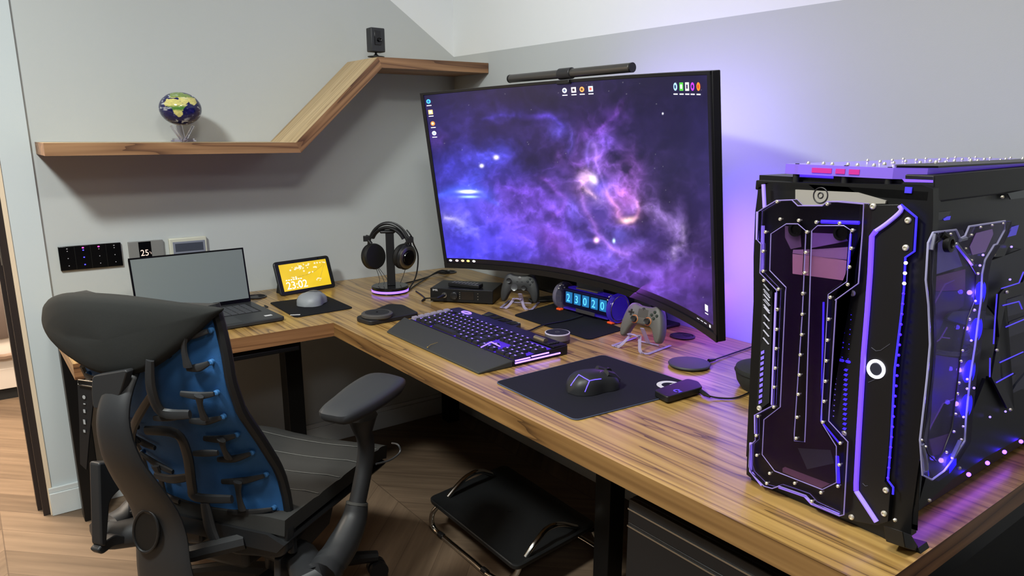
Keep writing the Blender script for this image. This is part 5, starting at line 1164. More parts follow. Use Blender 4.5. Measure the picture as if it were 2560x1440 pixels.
# LED strips on the column
b = MB(); b.tube(smooth_path([PF(p, 0.0135) for p in (c1(1400, 530), c1(1412, 575), c1(1300, 675), c1(1200, 745))], 4), 0.0034, 8); b.build('acrylic_rim', rimm, pc)
strA = [c1(1200, 745), c1(1165, 790), c1(1150, 1100), c1(1125, 1440), c2(1095, 560), c2(1050, 1300), c3(1030, 640), c3(1030, 710)]
b = MB(); b.tube([PF(p, 0.013) for p in strA], 0.0042, 8); b.build('light_strip', mat('strip_violet', (90, 60, 255), 0.35, emit=(92, 58, 255), estr=1.5), pc)
b = MB(); b.tube([PF(p, 0.013) for p in (c3(1030, 710), c3(1110, 830), c3(1205, 975))], 0.0042, 8); b.build('acrylic_rim', rimm, pc)
strB = [c1(1415, 520), c1(1548, 630), c1(1530, 920), c1(1452, 972), c1(1440, 1240), c1(1420, 1440), c2(1360, 700), c2(1330, 1300), c3(1302, 620), c3(1348, 680), c3(1345, 740)]
b = MB(); b.tube([PF(p, 0.013) for p in strB], 0.0018, 6); b.build('light_strip', mat('strip_blue', (50, 40, 220), 0.35, emit=(52, 40, 245), estr=1.1), pc)
for i in range(22):
    t_ = i / 21; a0p, b0p = c1(1455, 1020), c3(1302, 600); p = (a0p[0] + (b0p[0] - a0p[0]) * t_ + 1.5 * math.sin(PI * t_), a0p[1] + (b0p[1] - a0p[1]) * t_)
    b = MB(); b.sph(PF(p, 0.015), 0.0022 if i > 2 else 0.0028, 5); b.build('led_dot', led_b if i > 2 else led_w, pc)
# power ring
o = PF(c2(1200, 695), 0.0115); b = MB(); b.tube([o + Vector((0, 0.0125 * math.cos(k * PI / 16), 0.0132 * math.sin(k * PI / 16))) for k in range(32)], 0.0026, 8, closed=True); rg = b.build('power_ring', mat('power_ring_light', (235, 235, 255), 0.4, emit=(240, 238, 255), estr=2.2), pc)
b = MB(); b.lathe([(0.0100, 0), (0.0095, 0.002), (0.001, 0.002)], o + Vector((0.001, 0, 0)), (-1, 0, 0), 24); b.build('power_button', mat('button_slate', (44, 46, 58), 0.3), pc)
# decorative grooves
for seg in ([c2(1160, 510), c2(1200, 540), c2(1240, 535), c2(1320, 480)], [c2(1135, 810), c2(1235, 765)], [c3(1085, 645), c3(1110, 670), c3(1130, 665)]):
    b = MB(); b.tube([PF(p, 0.0108) for p in seg], 0.0006, 5); b.build('groove', mat('groove_grey', (70, 70, 74), 0.4), pc)
# vent panels with slots
slotm = mat('lit_slot', (130, 110, 220), 0.35, emit=(96, 78, 190), estr=0.55); slotb = mat('blue_slot', (60, 40, 220), 0.35, emit=(56, 36, 225), estr=0.7)
b = MB(); b.prism([PF(p, 0.006) for p in (c1(215, 1180), c1(340, 1290), c2(320, 20), c2(290, 980), c2(180, 1060), c2(215, 500), c1(235, 1200))], (-0.002, 0, 0)); vn = b.build('vent_panel', blk_m, pc)
for i in range(12):
    x_, y_ = c1(232, 1200 + 44 * i) if i < 5 else c2(240 - (i - 5) * 2, 30 + 66 * (i - 5)); b = MB()
    b.prism([PF(p, 0.009) for p in ((x_, y_), (x_ + 3, y_ - 1), (x_ + 17, y_ + 16), (x_ + 14, y_ + 17))], (-0.0006, 0, 0)); b.build('vent_slot', mat('slot_pale', (190, 190, 205), 0.4), vn)
for i in range(10):
    x_, y_ = c2(222 - i * 2.2, 545 + 47 * i); b = MB(); b.prism([PF(p, 0.009) for p in ((x_ - 2, y_), (x_ + 6, y_ - 4), (x_ + 6, y_ + 4), (x_ - 2, y_ + 8))], (-0.0006, 0, 0)); b.build('vent_slot', slotm, vn)
for i in range(11):
    for j in range(3):
        x_, y_ = c2(890 - i * 3 + j * 50, 160 + 42 * i + j * 14 - (i > 9) * 0); b = MB(); b.sph(PF((x_, y_), 0.0112), 0.0016 - 0.0003 * j, 4, (0.4, 1, 1)); b.build('vent_hole', slotb if j == 0 or i % 3 else blk_m, vn)
for i in range(13):
    x_, y_ = c2(915 - i * 1.0, 690 + 42 * i)[0] + 0, c2(0, 690 + 42 * i)[1]
    b = MB(); b.prism([PF(p, 0.0112) for p in ((x_ + 6, y_), (x_ + 14, y_ + 2), (x_ + 10, y_ + 8), (x_ + 2, y_ + 4))], (-0.0005, 0, 0)); b.build('vent_slot', slotb, vn)
for i in range(10):
    x_, y_ = c2(862 - i * 3, 685 + 46 * i); b = MB(); b.sph(PF((x_, y_), 0.0112), 0.0013, 4, (0.4, 1, 1)); b.build('vent_hole', slotm, vn)
for p in (c2(905, 620), c2(960, 632)):
    b = MB(); b.sph(PF(p, 0.0112), 0.003, 5, (0.3, 1.7, 1)); b.build('vent_hole', slotb, vn)
# screws
scr = [c1(*p) for p in ((355, 495), (785, 515), (380, 645), (540, 655), (690, 670), (890, 680), (255, 755), (610, 755), (1000, 740), (235, 920), (600, 930), (990, 895), (235, 1090), (590, 1105), (975, 1055), (240, 1170), (365, 1245), (575, 1280), (960, 1205), (810, 1315), (355, 1418))] + \
      [c2(*p) for p in ((575, 50), (355, 185), (570, 225), (795, 268), (350, 355), (565, 400), (785, 448), (345, 520), (553, 573), (775, 625), (338, 687), (545, 745), (768, 800), (328, 850), (535, 912), (757, 972), (325, 1020), (525, 1108), (745, 1150), (190, 1100), (175, 1265), (517, 1288), (895, 1330))] + \
      [c3(*p) for p in ((180, 405), (887, 487), (290, 560), (505, 645), (875, 670), (730, 725), (265, 645), (650, 800))]
def screw(p, r=0.0031, par=None, f=PF, d=AD, n=(-1, 0, 0)):
    o = f(p, d); b = MB(); b.lathe([(r, -0.0005), (r, 0.0008), (r * 0.85, 0.0022), (r * 0.5, 0.003), (r * 0.45, 0.0018), (0.0003, 0.0018)], o, n, 14)
    b.cyl(o, o - Vector(n) * (0.010 if d > 0.02 else 0.002), r * 0.45, n=8); b.build('screw', screw_m, par or slab)
for p in scr: screw(p)
for p in (c1(1175, 535), c1(1475, 655), c1(1455, 890), c1(1000, 1280), c3(925, 220), c3(1285, 705), c3(1270, 905), c3(990, 935), c2(200, 1030)): screw(p, 0.0050, pc, d=0.0108)
# top acrylic lid on posts, with rows of screws
lz0 = U(*c1(410, 255), x=XF).z; lz1 = U(*c1(410, 170), x=XF).z
ya = U(*c1(405, 255), x=XF).y; yb = U(*c1(1330, 262), x=XF).y
b = MB(); b.prism([(XF + 0.005, ya, lz0), (XF + 0.005, yb, lz0), (XF + 0.04, yb - 0.035, lz0), (-0.12, yb - 0.035, lz0), (-0.12, ya, lz0)], (0, 0, lz1 - lz0)); ld = b.build('top_acrylic_plate', mat('lit_top_acrylic', (150, 120, 230), 0.12, trans=0.35, ior=1.25, emit=(84, 56, 190), estr=0.35), pc, sharp=20)
b = MB(); b.prism([(XF + 0.02, ya - 0.01, lz0 - 0.0045), (XF + 0.02, yb - 0.005, lz0 - 0.0045), (-0.13, yb - 0.025, lz0 - 0.0045), (-0.13, ya - 0.01, lz0 - 0.0045)], (0, 0, 0.004)); b.build('light_panel', mat('top_glow', (80, 50, 230), 0.4, emit=(76, 44, 240), estr=1.2), ld)
rp2 = []
b = MB()
for a_, c_ in ((640, 810), (845, 925), (960, 1050)):
    y0_, y1_ = U(*c1(a_, 210), x=XF).y, U(*c1(c_, 210), x=XF).y; b.b2((XF + 0.0035, y1_, lz0 + 0.004), (XF + 0.0048, y0_, lz0 + 0.012))
b.build('pink_channel', mat('magenta_channel', (170, 40, 120), 0.3, emit=(160, 40, 130), estr=0.5), ld)
b = MB(); b.prism([(XF + 0.01, yb - 0.002, lz1 + 0.0005), (XF + 0.05, yb - 0.045, lz1 + 0.0005), (-0.12, yb - 0.045, lz1 + 0.0005), (-0.12, yb + 0.02, lz1 + 0.0005), (XF + 0.05, yb + 0.02, lz1 + 0.0005)], (0, 0, 0.003)); b.build('top_cover', cm, ld)
for p in (c1(515, 290), c1(935, 290), c1(1310, 290)):
    o = U(p[0], p[1], x=XF + 0.012); b = MB(); b.cyl((o.x, o.y, 1.316), (o.x, o.y, lz0), 0.0055, n=14); b.cyl((o.x, o.y, lz0), (o.x, o.y, lz1 + 0.001), 0.0035, n=10); b.build('standoff', cmm, pc)
random.seed(7)
for i in range(36):
    t_ = i / 35; xx = XF + 0.02 + t_ * 0.66; yy = ya - 0.015 + (yb - ya + 0.02) * ((i * 0.37) % 1.0 if i > 6 else (0.14 + 0.13 * i))
    if i <= 6: xx = XF + 0.012 + 0.01 * (i % 2)
    b = MB(); b.lathe([(0.0030, 0), (0.0030, 0.0025), (0.0018, 0.0045), (0.0004, 0.0045)], (xx, yy, lz1 + 0.0004 + (0.003 if yy < yb + 0.02 else 0)), n=10); b.build('screw', mat('screw_bright', (235, 232, 225), 0.3, 0.8), ld)
# frame bars under the lid
b = MB(); b.b2((XF + 0.0, -2.56, 1.300), (XF + 0.025, -2.262, 1.317)); b.build('front_bar', cm, pc, bevel=0.002)
b = MB(); b.prism([U(*c1(1430, 300), x=XF - 0.002), U(*c1(1690, 310), x=XF - 0.002), U(*c1(1690, 330), x=XF - 0.002), U(*c1(1450, 325), x=XF - 0.002)], (-0.002, 0, 0)); b.build('light_strip', led_p, pc)
q = PF(c1(1478, 395), 0.002); b = MB(); b.box(q, (0.002, 0.010, 0.009)); b.build('light_window', mat('blue_window', (60, 50, 200), 0.3, emit=(60, 50, 200), estr=0.8), pc)
# --- side: pillar, tray, opening parts
pil = [c1(1560, 400), c1(1690, 385), c1(1650, 640), c1(1640, 1440), c2(1660, 500), c2(1590, 1200), c3(1600, 250), c3(1510, 900), c3(1500, 1080), c3(1380, 1120), c3(1290, 1110), c3(1400, 300), c2(1500, 300), c1(1560, 700)]
P = [PS(c1(1690, 385)), PS(c1(1760, 500)), PS(c5(300, 300)), PS(c5(290, 900)), PS(c5(330, 1200)), PS(c6(310, 400)), PS(c6(240, 1100)), PS(c3(1600, 560)), PS(c3(1510, 900)), PS(c3(1500, 1090)), PS(c3(1420, 1100))]
x_in = XF + 0.002
P2 = [PS(c1(1690, 385))] + P[1:]
b = MB(); b.prism([Vector((max(p.x, x_in), p.y, p.z)) for p in P2] , SN * -0.02); b.build('corner_pillar', cm, pc)
sp1 = [c1(1700, 500), c1(2469, 400), c1(2469, 900), c5(1230, 490), c5(1100, 470), c5(1060, 560), c5(970, 570), c5(900, 560), c5(1000, 440), c5(1090, 210), c5(730, 265), c5(640, 385), c5(600, 295), c5(370, 320), c5(300, 300)]
P = [PS(p, -0.012) for p in sp1]
b = MB(); b.prism(P, SN * 0.004); b.build('side_upper_plate', cm, pc, sharp=20)
b = MB(); b.prism([PS(p, -0.007) for p in (c5(380, 125), c5(545, 110), c5(500, 195), c5(380, 205))], SN * 0.001); b.build('side_window', mat('dim_grey_panel', (42, 42, 46), 0.3), pc)
b = MB(); b.prism([PS(p, -0.0055) for p in (c5(470, 190), c5(510, 165), c5(545, 160), c5(535, 198), c5(480, 205))], SN * 0.0006); b.build('light_window', MT['blue_window'], pc)
b = MB(); b.prism([PS(p, -0.0055) for p in (c5(1100, 285), c5(1225, 250), c5(1195, 350), c5(1060, 385))], SN * 0.0008); b.build('light_window', mat('blue_window_dim', (70, 60, 190), 0.3, emit=(64, 52, 190), estr=0.5), pc)
# rear tray glowing purple, with a pink reservoir band low in the frame
b = MB(); b.prism([PS(p, -0.045) for p in (c5(280, 300), c5(1290, 200), c5(1290, 1430), c6(1290, 1000), c3(1680, 600), c6(230, 1250))], SN * -0.004); b.build('inner_tray', mat('tray_slate', (40, 42, 50), 0.35, 0.2), pc, flat=True)
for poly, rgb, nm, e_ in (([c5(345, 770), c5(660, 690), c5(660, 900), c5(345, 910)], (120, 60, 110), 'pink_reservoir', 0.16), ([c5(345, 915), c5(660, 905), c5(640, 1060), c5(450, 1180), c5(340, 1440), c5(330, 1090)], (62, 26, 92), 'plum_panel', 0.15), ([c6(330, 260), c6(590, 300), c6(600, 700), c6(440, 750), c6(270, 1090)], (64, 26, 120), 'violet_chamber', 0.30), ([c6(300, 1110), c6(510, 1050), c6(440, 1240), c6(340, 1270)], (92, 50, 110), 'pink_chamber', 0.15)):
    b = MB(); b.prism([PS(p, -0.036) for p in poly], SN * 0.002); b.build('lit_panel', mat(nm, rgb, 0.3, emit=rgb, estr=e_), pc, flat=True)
# curved wing of the pump cover
b = MB(); b.prism(rpoly([PS(p, -0.030) for p in (c5(430, 1190), c5(510, 1110), c5(740, 1100), c5(900, 1130), c5(975, 1200), c5(960, 1300), c5(690, 1260))], 0.02), SN * 0.006); b.build('pump_cover', mat('cover_grey', (74, 76, 84), 0.3, 0.4), pc, bevel=0.001)
b = MB()
for k in range(3): b.tube(smooth_path([PS(p, -0.026) for p in (c6(320, 205 + 18 * k), c6(500, 240 + 14 * k), c6(650 + 20 * k, 240 + 12 * k), c6(700 + 18 * k, 205), c6(650 + 30 * k, 180 - 6 * k))]), 0.0022, 7)
b.build('tubing', mat('tube_grey', (70, 64, 86), 0.2), pc)
b = MB()
for seg in ([c5(360, 1040), c5(470, 840), c5(560, 800)], [c6(490, -10), c6(420, 110), c6(350, 160)], [c6(280, 1070), c6(450, 750), c6(555, 708)], [c6(430, 90), c6(515, 100)]): b.tube([PS(p, -0.03) for p in seg], 0.0011, 6)
b.build('etched_line', mat('etched', (130, 90, 170), 0.3, emit=(120, 84, 160), estr=0.3), pc)
# side acrylic plate (outline as a clear rim with chambers inside)
so = [c5(370, 325), c5(600, 298), c5(640, 385), c5(690, 360), c5(730, 265), c5(1090, 210), c5(1085, 300), c5(1010, 440), c5(980, 450), c5(890, 600), c5(860, 740), c5(850, 1000), c5(815, 1250), c6(790, 180), c6(740, 500), c6(700, 900), c6(685, 1130), c6(555, 1330), c6(480, 1430), c3(1680, 615), c3(1600, 575), c3(1580, 300), c6(240, 1120), c6(310, 500), c5(340, 1440), c5(325, 1050), c5(298, 800), c5(320, 430)]
si = [c5(400, 430), c5(470, 370), c5(560, 400), c5(650, 470), c5(740, 640), c5(800, 740), c5(790, 1000), c5(720, 1180), c6(650, 240), c6(600, 650), c6(560, 1000), c6(470, 1240), c6(400, 1330), c6(320, 1260), c6(270, 1120), c6(340, 520), c5(370, 1440), c5(350, 1050), c5(350, 760), c5(350, 520)]
b = MB()
nO, nI = len(so), len(si)
b.prism([PS(p, 0.0) for p in so], SN * 0.010); sa = b.build('side_acrylic_plate', mat('side_acrylic', (205, 200, 230), 0.05, trans=0.95, ior=1.08), pc, sharp=20)
b = MB(); b.tube([PS(p, 0.011) for p in so], 0.0016, 6, closed=True); b.build('lit_edge', mat('side_edge', (150, 150, 175), 0.3, emit=(96, 92, 140), estr=0.35), sa)
b = MB(); b.tube([PS(p, 0.011) for p in si], 0.0010, 6, closed=True); b.build('gasket_line', mat('gasket_dark', (30, 28, 40), 0.4), sa)
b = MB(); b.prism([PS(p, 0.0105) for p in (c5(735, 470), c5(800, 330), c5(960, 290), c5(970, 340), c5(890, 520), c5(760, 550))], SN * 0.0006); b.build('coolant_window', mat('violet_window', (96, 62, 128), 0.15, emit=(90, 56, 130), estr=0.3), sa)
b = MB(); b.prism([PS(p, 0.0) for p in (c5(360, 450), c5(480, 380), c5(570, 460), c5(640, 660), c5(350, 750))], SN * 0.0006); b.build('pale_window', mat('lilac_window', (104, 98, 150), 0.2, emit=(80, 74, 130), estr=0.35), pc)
for seg in ([c5(640, 400), c5(700, 385)], [c5(600, 440), c5(760, 640)], [c5(380, 340), c5(350, 500)], [c6(640, 1130), c6(560, 1300)], [c6(260, 1160), c6(290, 1300), c6(300, 1420)]):
    b = MB(); b.tube([PS(p, 0.0125) for p in seg], 0.0034, 6); b.build('pale_rim', mat('side_rim', (120, 120, 150), 0.25, trans=0.3), sa)
o = PS(c5(515, 440), 0.014); b = MB(); b.lathe([(0.0125, -0.002), (0.0125, 0.006), (0.0075, 0.007), (0.006, 0.003), (0.001, 0.003)], o, SN, 24); b.tube([o + Vector((0, 0, 0.008)), PS(c5(460, 345), 0.010)], 0.006, 8); b.build('port_fitting', blk, sa)
# blue LEDs and their glowing pockets down the side plate
for p, r_ in ((c5(805, 930), 1), (c5(770, 1290), 1), (c6(700, 430), 1), (c6(670, 770), 1), (c6(520, 1340), .8)):
    b = MB(); b.sph(PS(p, -0.010), 0.017 * r_, 8, (0.85, 0.35, 1.2)); b.build('glow_pocket', mat('glow_pocket_blue', (20, 10, 200), 0.4, emit=(30, 14, 255), estr=1.3), sa)
    point('tower_led_light', tuple(PS(p, 0.015)), 0.12, (0.12, 0.06, 1.0), 0.004)
for p in (c5(840, 655), c5(795, 1010), c5(753, 1405), c6(712, 512), c6(675, 890), c6(560, 1300), c6(940, 890), c6(1095, 835), c5(1155, 468), c5(870, 550), c6(780, 600), c5(1140, 795)):
    b = MB(); b.sph(PS(p, 0.013 if p[0] < 2460 else -0.002), 0.0020, 6); b.build('led', mat('led_bright', (130, 120, 255), 0.4, emit=(120, 100, 255), estr=3.0), sa)
for p in (c5(540, 340), c5(600, 437), c5(690, 485), c5(750, 350), c5(840, 272), c5(955, 252), c5(1065, 235), c5(750, 603), c5(815, 735), c5(780, 1100), c5(730, 1190), c6(660, 225), c6(645, 330), c6(625, 548), c6(610, 655), c6(590, 860), c6(575, 1035), c6(500, 1240), c6(650, 1115), c6(290, 1185), c6(250, 1118), c6(708, 607), c6(668, 985)): screw(p, 0.0022, sa, PS, 0.0115, SN)
for p in (c5(975, 545), c5(1105, 920), c6(1005, 222), c6(1140, 815), c6(632, 1400), c3(1655, 790), c5(360, 65), c1(2280, 455), c3(1360, 960), c1(1680, 540)): screw(p, 0.0030, pc, PS, 0.0015, SN)
# graphics card / board blocks at the right
slate = mat('slate_block', (58, 60, 76), 0.35, 0.2)
for poly, m_, d_ in (([c5(1010, 940), c5(1060, 880), c5(1240, 820), c5(1290, 720), c5(1290, 900), c5(1080, 990), c5(1060, 1180), c5(990, 1440), c6(930, 490), c6(1090, 800), c6(1160, 820), c6(1060, 560), c6(1020, 480), c6(1020, 200), c5(990, 1180)], cm, -0.004),
                     ([c5(1070, 1000), c5(1240, 950), c5(1290, 1050), c5(1290, 1110), c5(1060, 1170)], slate, -0.012), ([c5(1110, 1220), c5(1290, 1150), c5(1290, 1300), c5(1030, 1400)], slate, -0.012),
                     ([c6(1040, 350), c6(1270, 240), c6(1290, 330), c6(1035, 440)], mat('slate_dark', (34, 34, 50), 0.35), -0.012), ([c6(1000, 550), c6(1180, 455), c6(1120, 640), c6(1080, 690)], slate, -0.012), ([c6(1180, 560), c6(1290, 430), c6(1290, 580), c6(1120, 660)], slate, -0.012),
                     ([c5(880, 620), c5(1000, 580), c5(1290, 470), c5(1290, 720), c5(1230, 830), c5(1040, 890), c5(1000, 1180), c5(870, 1020)], mat('slate_panel', (52, 54, 62), 0.4, 0.2), -0.030),
                     ([c6(900, 480), c6(1080, 800), c6(950, 1050), c6(840, 860)], mat('slate_deep', (24, 25, 31), 0.4), -0.020)):
    b = MB(); b.prism([PS(p, d_) for p in poly], SN * 0.004); b.build('card_panel', m_, pc, flat=True)
for seg in ([c5(1055, 885), c5(1230, 830), c5(1275, 720)], [c5(1010, 940), c5(990, 1200), c5(975, 1440)], [c6(940, 300), c6(938, 490)], [c5(1070, 1055), c5(1230, 1015), c5(1260, 1090)], [c5(1100, 1270), c5(1290, 1190)], [c6(1040, 345), c6(1270, 240)], [c6(1005, 545), c6(1170, 455)]):
    b = MB(); b.tube([PS(p, 0.001) for p in seg], 0.0012, 6); b.build('light_line', mat('line_violet', (84, 70, 230), 0.4, emit=(74, 62, 215), estr=0.8), pc)
# black lower bay
b = MB(); b.prism([PS(p, -0.016) for p in (c6(700, 900), c6(860, 500), c6(960, 560), c6(1290, 620), c6(1290, 1050), c3(2100, 420), c3(1830, 600), c3(1510, 890), c3(1600, 570), c3(1700, 620), c6(560, 1340), c6(690, 1130))], SN * 0.006); b.build('lower_bay', mat('bay_black', (10, 10, 11), 0.5), pc, flat=True)
for p in (c6(1250, 1135), c6(1085, 1240), c6(915, 1350), c3(1995, 570)):
    o = PS(p, -0.006); b = MB(); b.sph(o, 0.0038, 6); b.build('led', mat('under_led', (60, 40, 255), 0.4, emit=(60, 30, 255), estr=30.0), pc)
# feet
b = MB(); b.prism([PF(p, -0.002) for p in (c3(200, 672), c3(320, 700), c3(1150, 1030), c3(1290, 1130), c3(1560, 1200), c3(1580, 1265), c3(1550, 1280), c3(1290, 1170), c3(190, 690))], (0.03, 0, 0)); b.build('front_foot', cm, pc)
fpz = Z + 0.0006
b = MB(); b.b2((XF + 0.005, -2.56, fpz), (XF + 0.05, -2.30, fpz + 0.010)).b2((-0.20, -2.56, fpz), (-0.15, -2.30, fpz + 0.012)); b.build('foot_rail', cm, pc)
b = MB(); b.prism([PS(p, 0.0) for p in (c3(1430, 1060), c3(1505, 1090), c3(1565, 1190), c3(1580, 1250), c3(1555, 1275), c3(1450, 1200))], SN * -0.03); b.build('side_foot', cm, pc, bevel=0.001)
area('tower_glow', (-0.46, -2.545, 0.82), (-0.46, -2.62, 0.75), (0.5, 0.03), 0.2, (0.4, 0.1, 1.0))
for o_ in pc.children_recursive:      # nothing of the tower dips below the desk top
    for v_ in o_.data.vertices:
        if v_.co.z < 0.0004: v_.co.z = 0.0004

# ================================================================ office chair
CO = Vector((-1.335, -1.055, 0)); FW = Vector((0.838, 0.5457, 0)).normalized(); LW = Vector((-FW.y, FW.x, 0))
def CL(f, l, z): return CO + FW * f + LW * l + Vector((0, 0, z))
def K(px, py, f=None, l=None):
    p = UP(px, py, CO + FW * (f if f is not None else 0) + LW * (l if l is not None else 0), FW if f is not None else LW)
    q = p - CO; return (FW.dot(q), LW.dot(q), p.z)
RCh = Matrix((FW, LW, Vector((0, 0, 1)))).transposed()
chr_ = thing('office_chair', 'black ergonomic office chair with a blue ribbed back and wide headrest', 'office chair', CO)
cg = mat('chair_graphite', (38, 39, 41), 0.5); cgd = mat('chair_graphite_dark', (24, 25, 27), 0.5)
fab = mat('chair_fabric', (54, 54, 53), 0.9, bump=0.5, bscale=1400, spec=0.2, vary=0.1); blu = mat('chair_blue', (42, 98, 158), 0.75, bump=0.3, bscale=700, vary=0.12)
prof = [(1.04, -.375), (.955, -.372), (.86, -.363), (.775, -.337), (.684, -.282), (.60, -.236), (.56, -.219), (.50, -.208), (.43, -.205), (.36, -.208)]
def f0(z):
    for (z1, f1), (z2, f2) in zip(prof, prof[1:]):
        if z >= z2: t = (z - z1) / (z2 - z1); return f1 + (f2 - f1) * max(0, t)
    return prof[-1][1]
def sheetf(l, z): return f0(z) - 0.035 * (1 - (l / 0.225) ** 2)
def KS(px, py, off):
    f = -0.3
    for _ in range(12):
        q = K(px, py, f=f); f = 0.5 * f + 0.5 * (sheetf(max(-.225, min(.225, q[1])), q[2]) + off)
    return K(px, py, f=f)
# blue rear sheet, black front cushion, edge trim
zs = [0.43 + 0.60 * i / 24 for i in range(25)]; ls = [-0.222 + 0.444 * j / 14 for j in range(15)]
def wid(z): return 1.0 - 0.10 * max(0, (z - 0.9) / 0.14) ** 2 - 0.03 * math.sin((z - .43) / .6 * PI)
b = MB(); vs = [[b.bm.verts.new(CL(sheetf(l, z), l * wid(z), z)) for l in ls] for z in zs]
for i in range(24):
    for j in range(14): b._face([vs[i][j], vs[i][j + 1], vs[i + 1][j + 1], vs[i + 1][j]])
b.build('back_sheet', blu, chr_, solid=0.003)
b = MB(); b.loft([[CL(sheetf(l, z) + 0.008, l * wid(z), z) for l in ls] + [CL(sheetf(l, z) + 0.034, l * wid(z) * 0.97, z) for l in ls[::-1]] for z in zs]); b.build('back_cushion', fab, chr_)
for s_ in (-1, 1):
    b = MB(); b.tube([CL(sheetf(.222, z) + 0.006, s_ * 0.226 * wid(z), z) for z in [0.345 + (0.69 if s_ < 0 else 0.50) * i / 30 for i in range(31)]], 0.0125, 8); b.build('back_edge', cgd, chr_)
b = MB(); b.tube([CL(sheetf(l, .43) - 0.002, l, .428) for l in ls], 0.006, 6); b.build('back_hem', blk_m, chr_)
# ribs with clips, both sides
straps = [((440, 838), (520, 828)), ((468, 921), (522, 908)), ((452, 984), (535, 985)), ((475, 1052), (552, 1045)), ((510, 1096), (587, 1090)), ((545, 1149), (625, 1135)), ((555, 1204), (660, 1190)), ((570, 1280), (680, 1273))]
conns = [((457, 842), (470, 918)), ((497, 990), (512, 1048)), ((553, 1099), (572, 1146)), ((594, 1205), (606, 1276))]
big = [([(375, 900), (378, 970), (405, 1030), (475, 1036)], .014), ([(385, 1046), (440, 1044)], .008), ([(365, 1076), (440, 1084), (468, 1135), (480, 1215), (492, 1243), (580, 1248)], .015), ([(484, 1134), (545, 1132)], .009), ([(388, 1188), (430, 1198), (485, 1190)], .012), ([(380, 985), (330, 1080), (345, 1160)], .012), ([(512, 1256), (526, 1320), (545, 1362)], .017)]
def ribpts(pts, off, s_):
    out = []
    for p in pts: f, l, z = KS(p[0], p[1], off); out.append(CL(f, l * s_, z))
    return out
for s_ in (1, -1):
    for a_, c_ in straps:
        P = ribpts([a_, ((a_[0] + c_[0]) / 2, (a_[1] + c_[1]) / 2 + 5), c_], -0.016, s_)
        b = MB(); b.tube(smooth_path(P, 4), [0.0045, 0.0050, 0.0056, 0.0062, 0.0064, 0.0058, 0.005, 0.0042, 0.0036], 8, up=(0, 0, 1), flat=1.5); st_ = b.build('rib_strap', cg, chr_)
        b = MB(); q = P[-1]; b.lathe([(0.0068, -0.012), (0.0068, -0.005), (0.004, -0.003)], q, -FW, 14); b.build('clip', mat('clip_blue', (46, 98, 150), 0.6), st_)
    for a_, c_ in conns:
        P = ribpts([a_, ((a_[0] + c_[0]) / 2 - 3, (a_[1] + c_[1]) / 2), c_], -0.026, s_); b = MB(); b.tube(smooth_path(P, 4), [0.013, 0.012, 0.0095, 0.0085, 0.0085, 0.009, 0.010, 0.012, 0.012], 8, up=FW, flat=0.5); b.build('rib_link', cg, chr_)
    for pts, r_ in (big if s_ == 1 else []):
        P = ribpts(pts, -0.045, s_); sp_n = smooth_path(P, 5); b = MB(); b.tube(sp_n, [r_ * (0.75 + 0.25 * math.sin(PI * i / (len(sp_n) - 1))) for i in range(len(sp_n))], 8, up=FW, flat=0.6); b.build('rib', cg, chr_)
# spine
spn = [(-.425, .885, .034), (-.465, .83, .040), (-.482, .77, .046), (-.472, .69, .056), (-.440, .61, .070), (-.405, .53, .074), (-.392, .46, .078), (-.395, .38, .084), (-.385, .30, .094), (-.34, .24, .09)]
pp_ = smooth_path([Vector((a, c, 0)) for a, c, _ in spn], 3); hw_ = [v.x for v in smooth_path([Vector((h, 0, 0)) for _, _, h in spn], 3)]
b = MB()
rings = []
for p, h in zip(pp_, hw_):
    rings.append([CL(p.x + 0.016 * math.sin(a), h * math.copysign(abs(math.cos(a)) ** 0.7, math.cos(a)), p.y) for a in [2 * PI * k / 16 for k in range(16)]])
b.loft(rings); b.build('spine', cg, chr_)
for s0_ in (0,):
    C_ = [(-.432, .018, .50)]
    b = MB(); E_ = []
    for k in range(24):
        a = 2 * PI * k / 24; q = K(365 + 31 * math.cos(a), 1328 + 52 * math.sin(a), f=-0.418); E_.append(CL(-0.418, q[1], q[2]))
    b.prism(E_, FW * 0.006); b.build('spine_slot', mat('slot_black', (5, 5, 5), 0.6), chr_)
    b = MB(); b.tube(E_, 0.0035, 8, closed=True); b.build('slot_rim', cgd, chr_)
P = [K(*p, f=-.475) for p in ((230, 940), (318, 925), (300, 985), (285, 1012), (258, 1022), (232, 1022), (228, 980))]
b = MB(); b.prism(rpoly([CL(*p) for p in P], 0.01), FW * 0.02); b.build('neck_bracket', cg, chr_, bevel=0.004)
# headrest pad
hpx = [(90, 800), (90, 775), (102, 752), (128, 740), (165, 738), (230, 742), (300, 748), (380, 756), (460, 765), (530, 772), (548, 777), (520, 800), (480, 838), (430, 880), (385, 914), (345, 936), (300, 945), (255, 944), (210, 930), (170, 905), (130, 872), (105, 838)]
def KH(px, py):
    f = -.43
    for _ in range(10):
        q = K(px, py, f=f); f = -0.455 + 0.9 * (q[1] - 0.01) ** 2
    return Vector(K(px, py, f=f))
H_ = smooth_path([KH(*p) for p in hpx], 3, closed=True); hcen = Vector((0, 0.02, 0.955))
rings = []
for k, o_ in ((0.05, -.004), (0.35, -.003), (0.65, .0), (0.85, .004), (0.95, .010), (0.99, .018), (1.0, .028), (0.985, .042), (0.94, .055), (0.85, .064), (0.6, .068), (0.3, .07), (0.05, .07)):
    R_ = []
    for p in H_:
        l = hcen.y + (p.y - hcen.y) * k; z = hcen.z + (p.z - hcen.z) * k; f = -0.455 + 0.9 * (l - 0.01) ** 2
        R_.append(CL(f + o_ * (1 - 0.55 * max(0, -(l) / 0.26) if l < 0 else 1), l, z))
    rings.append(R_)
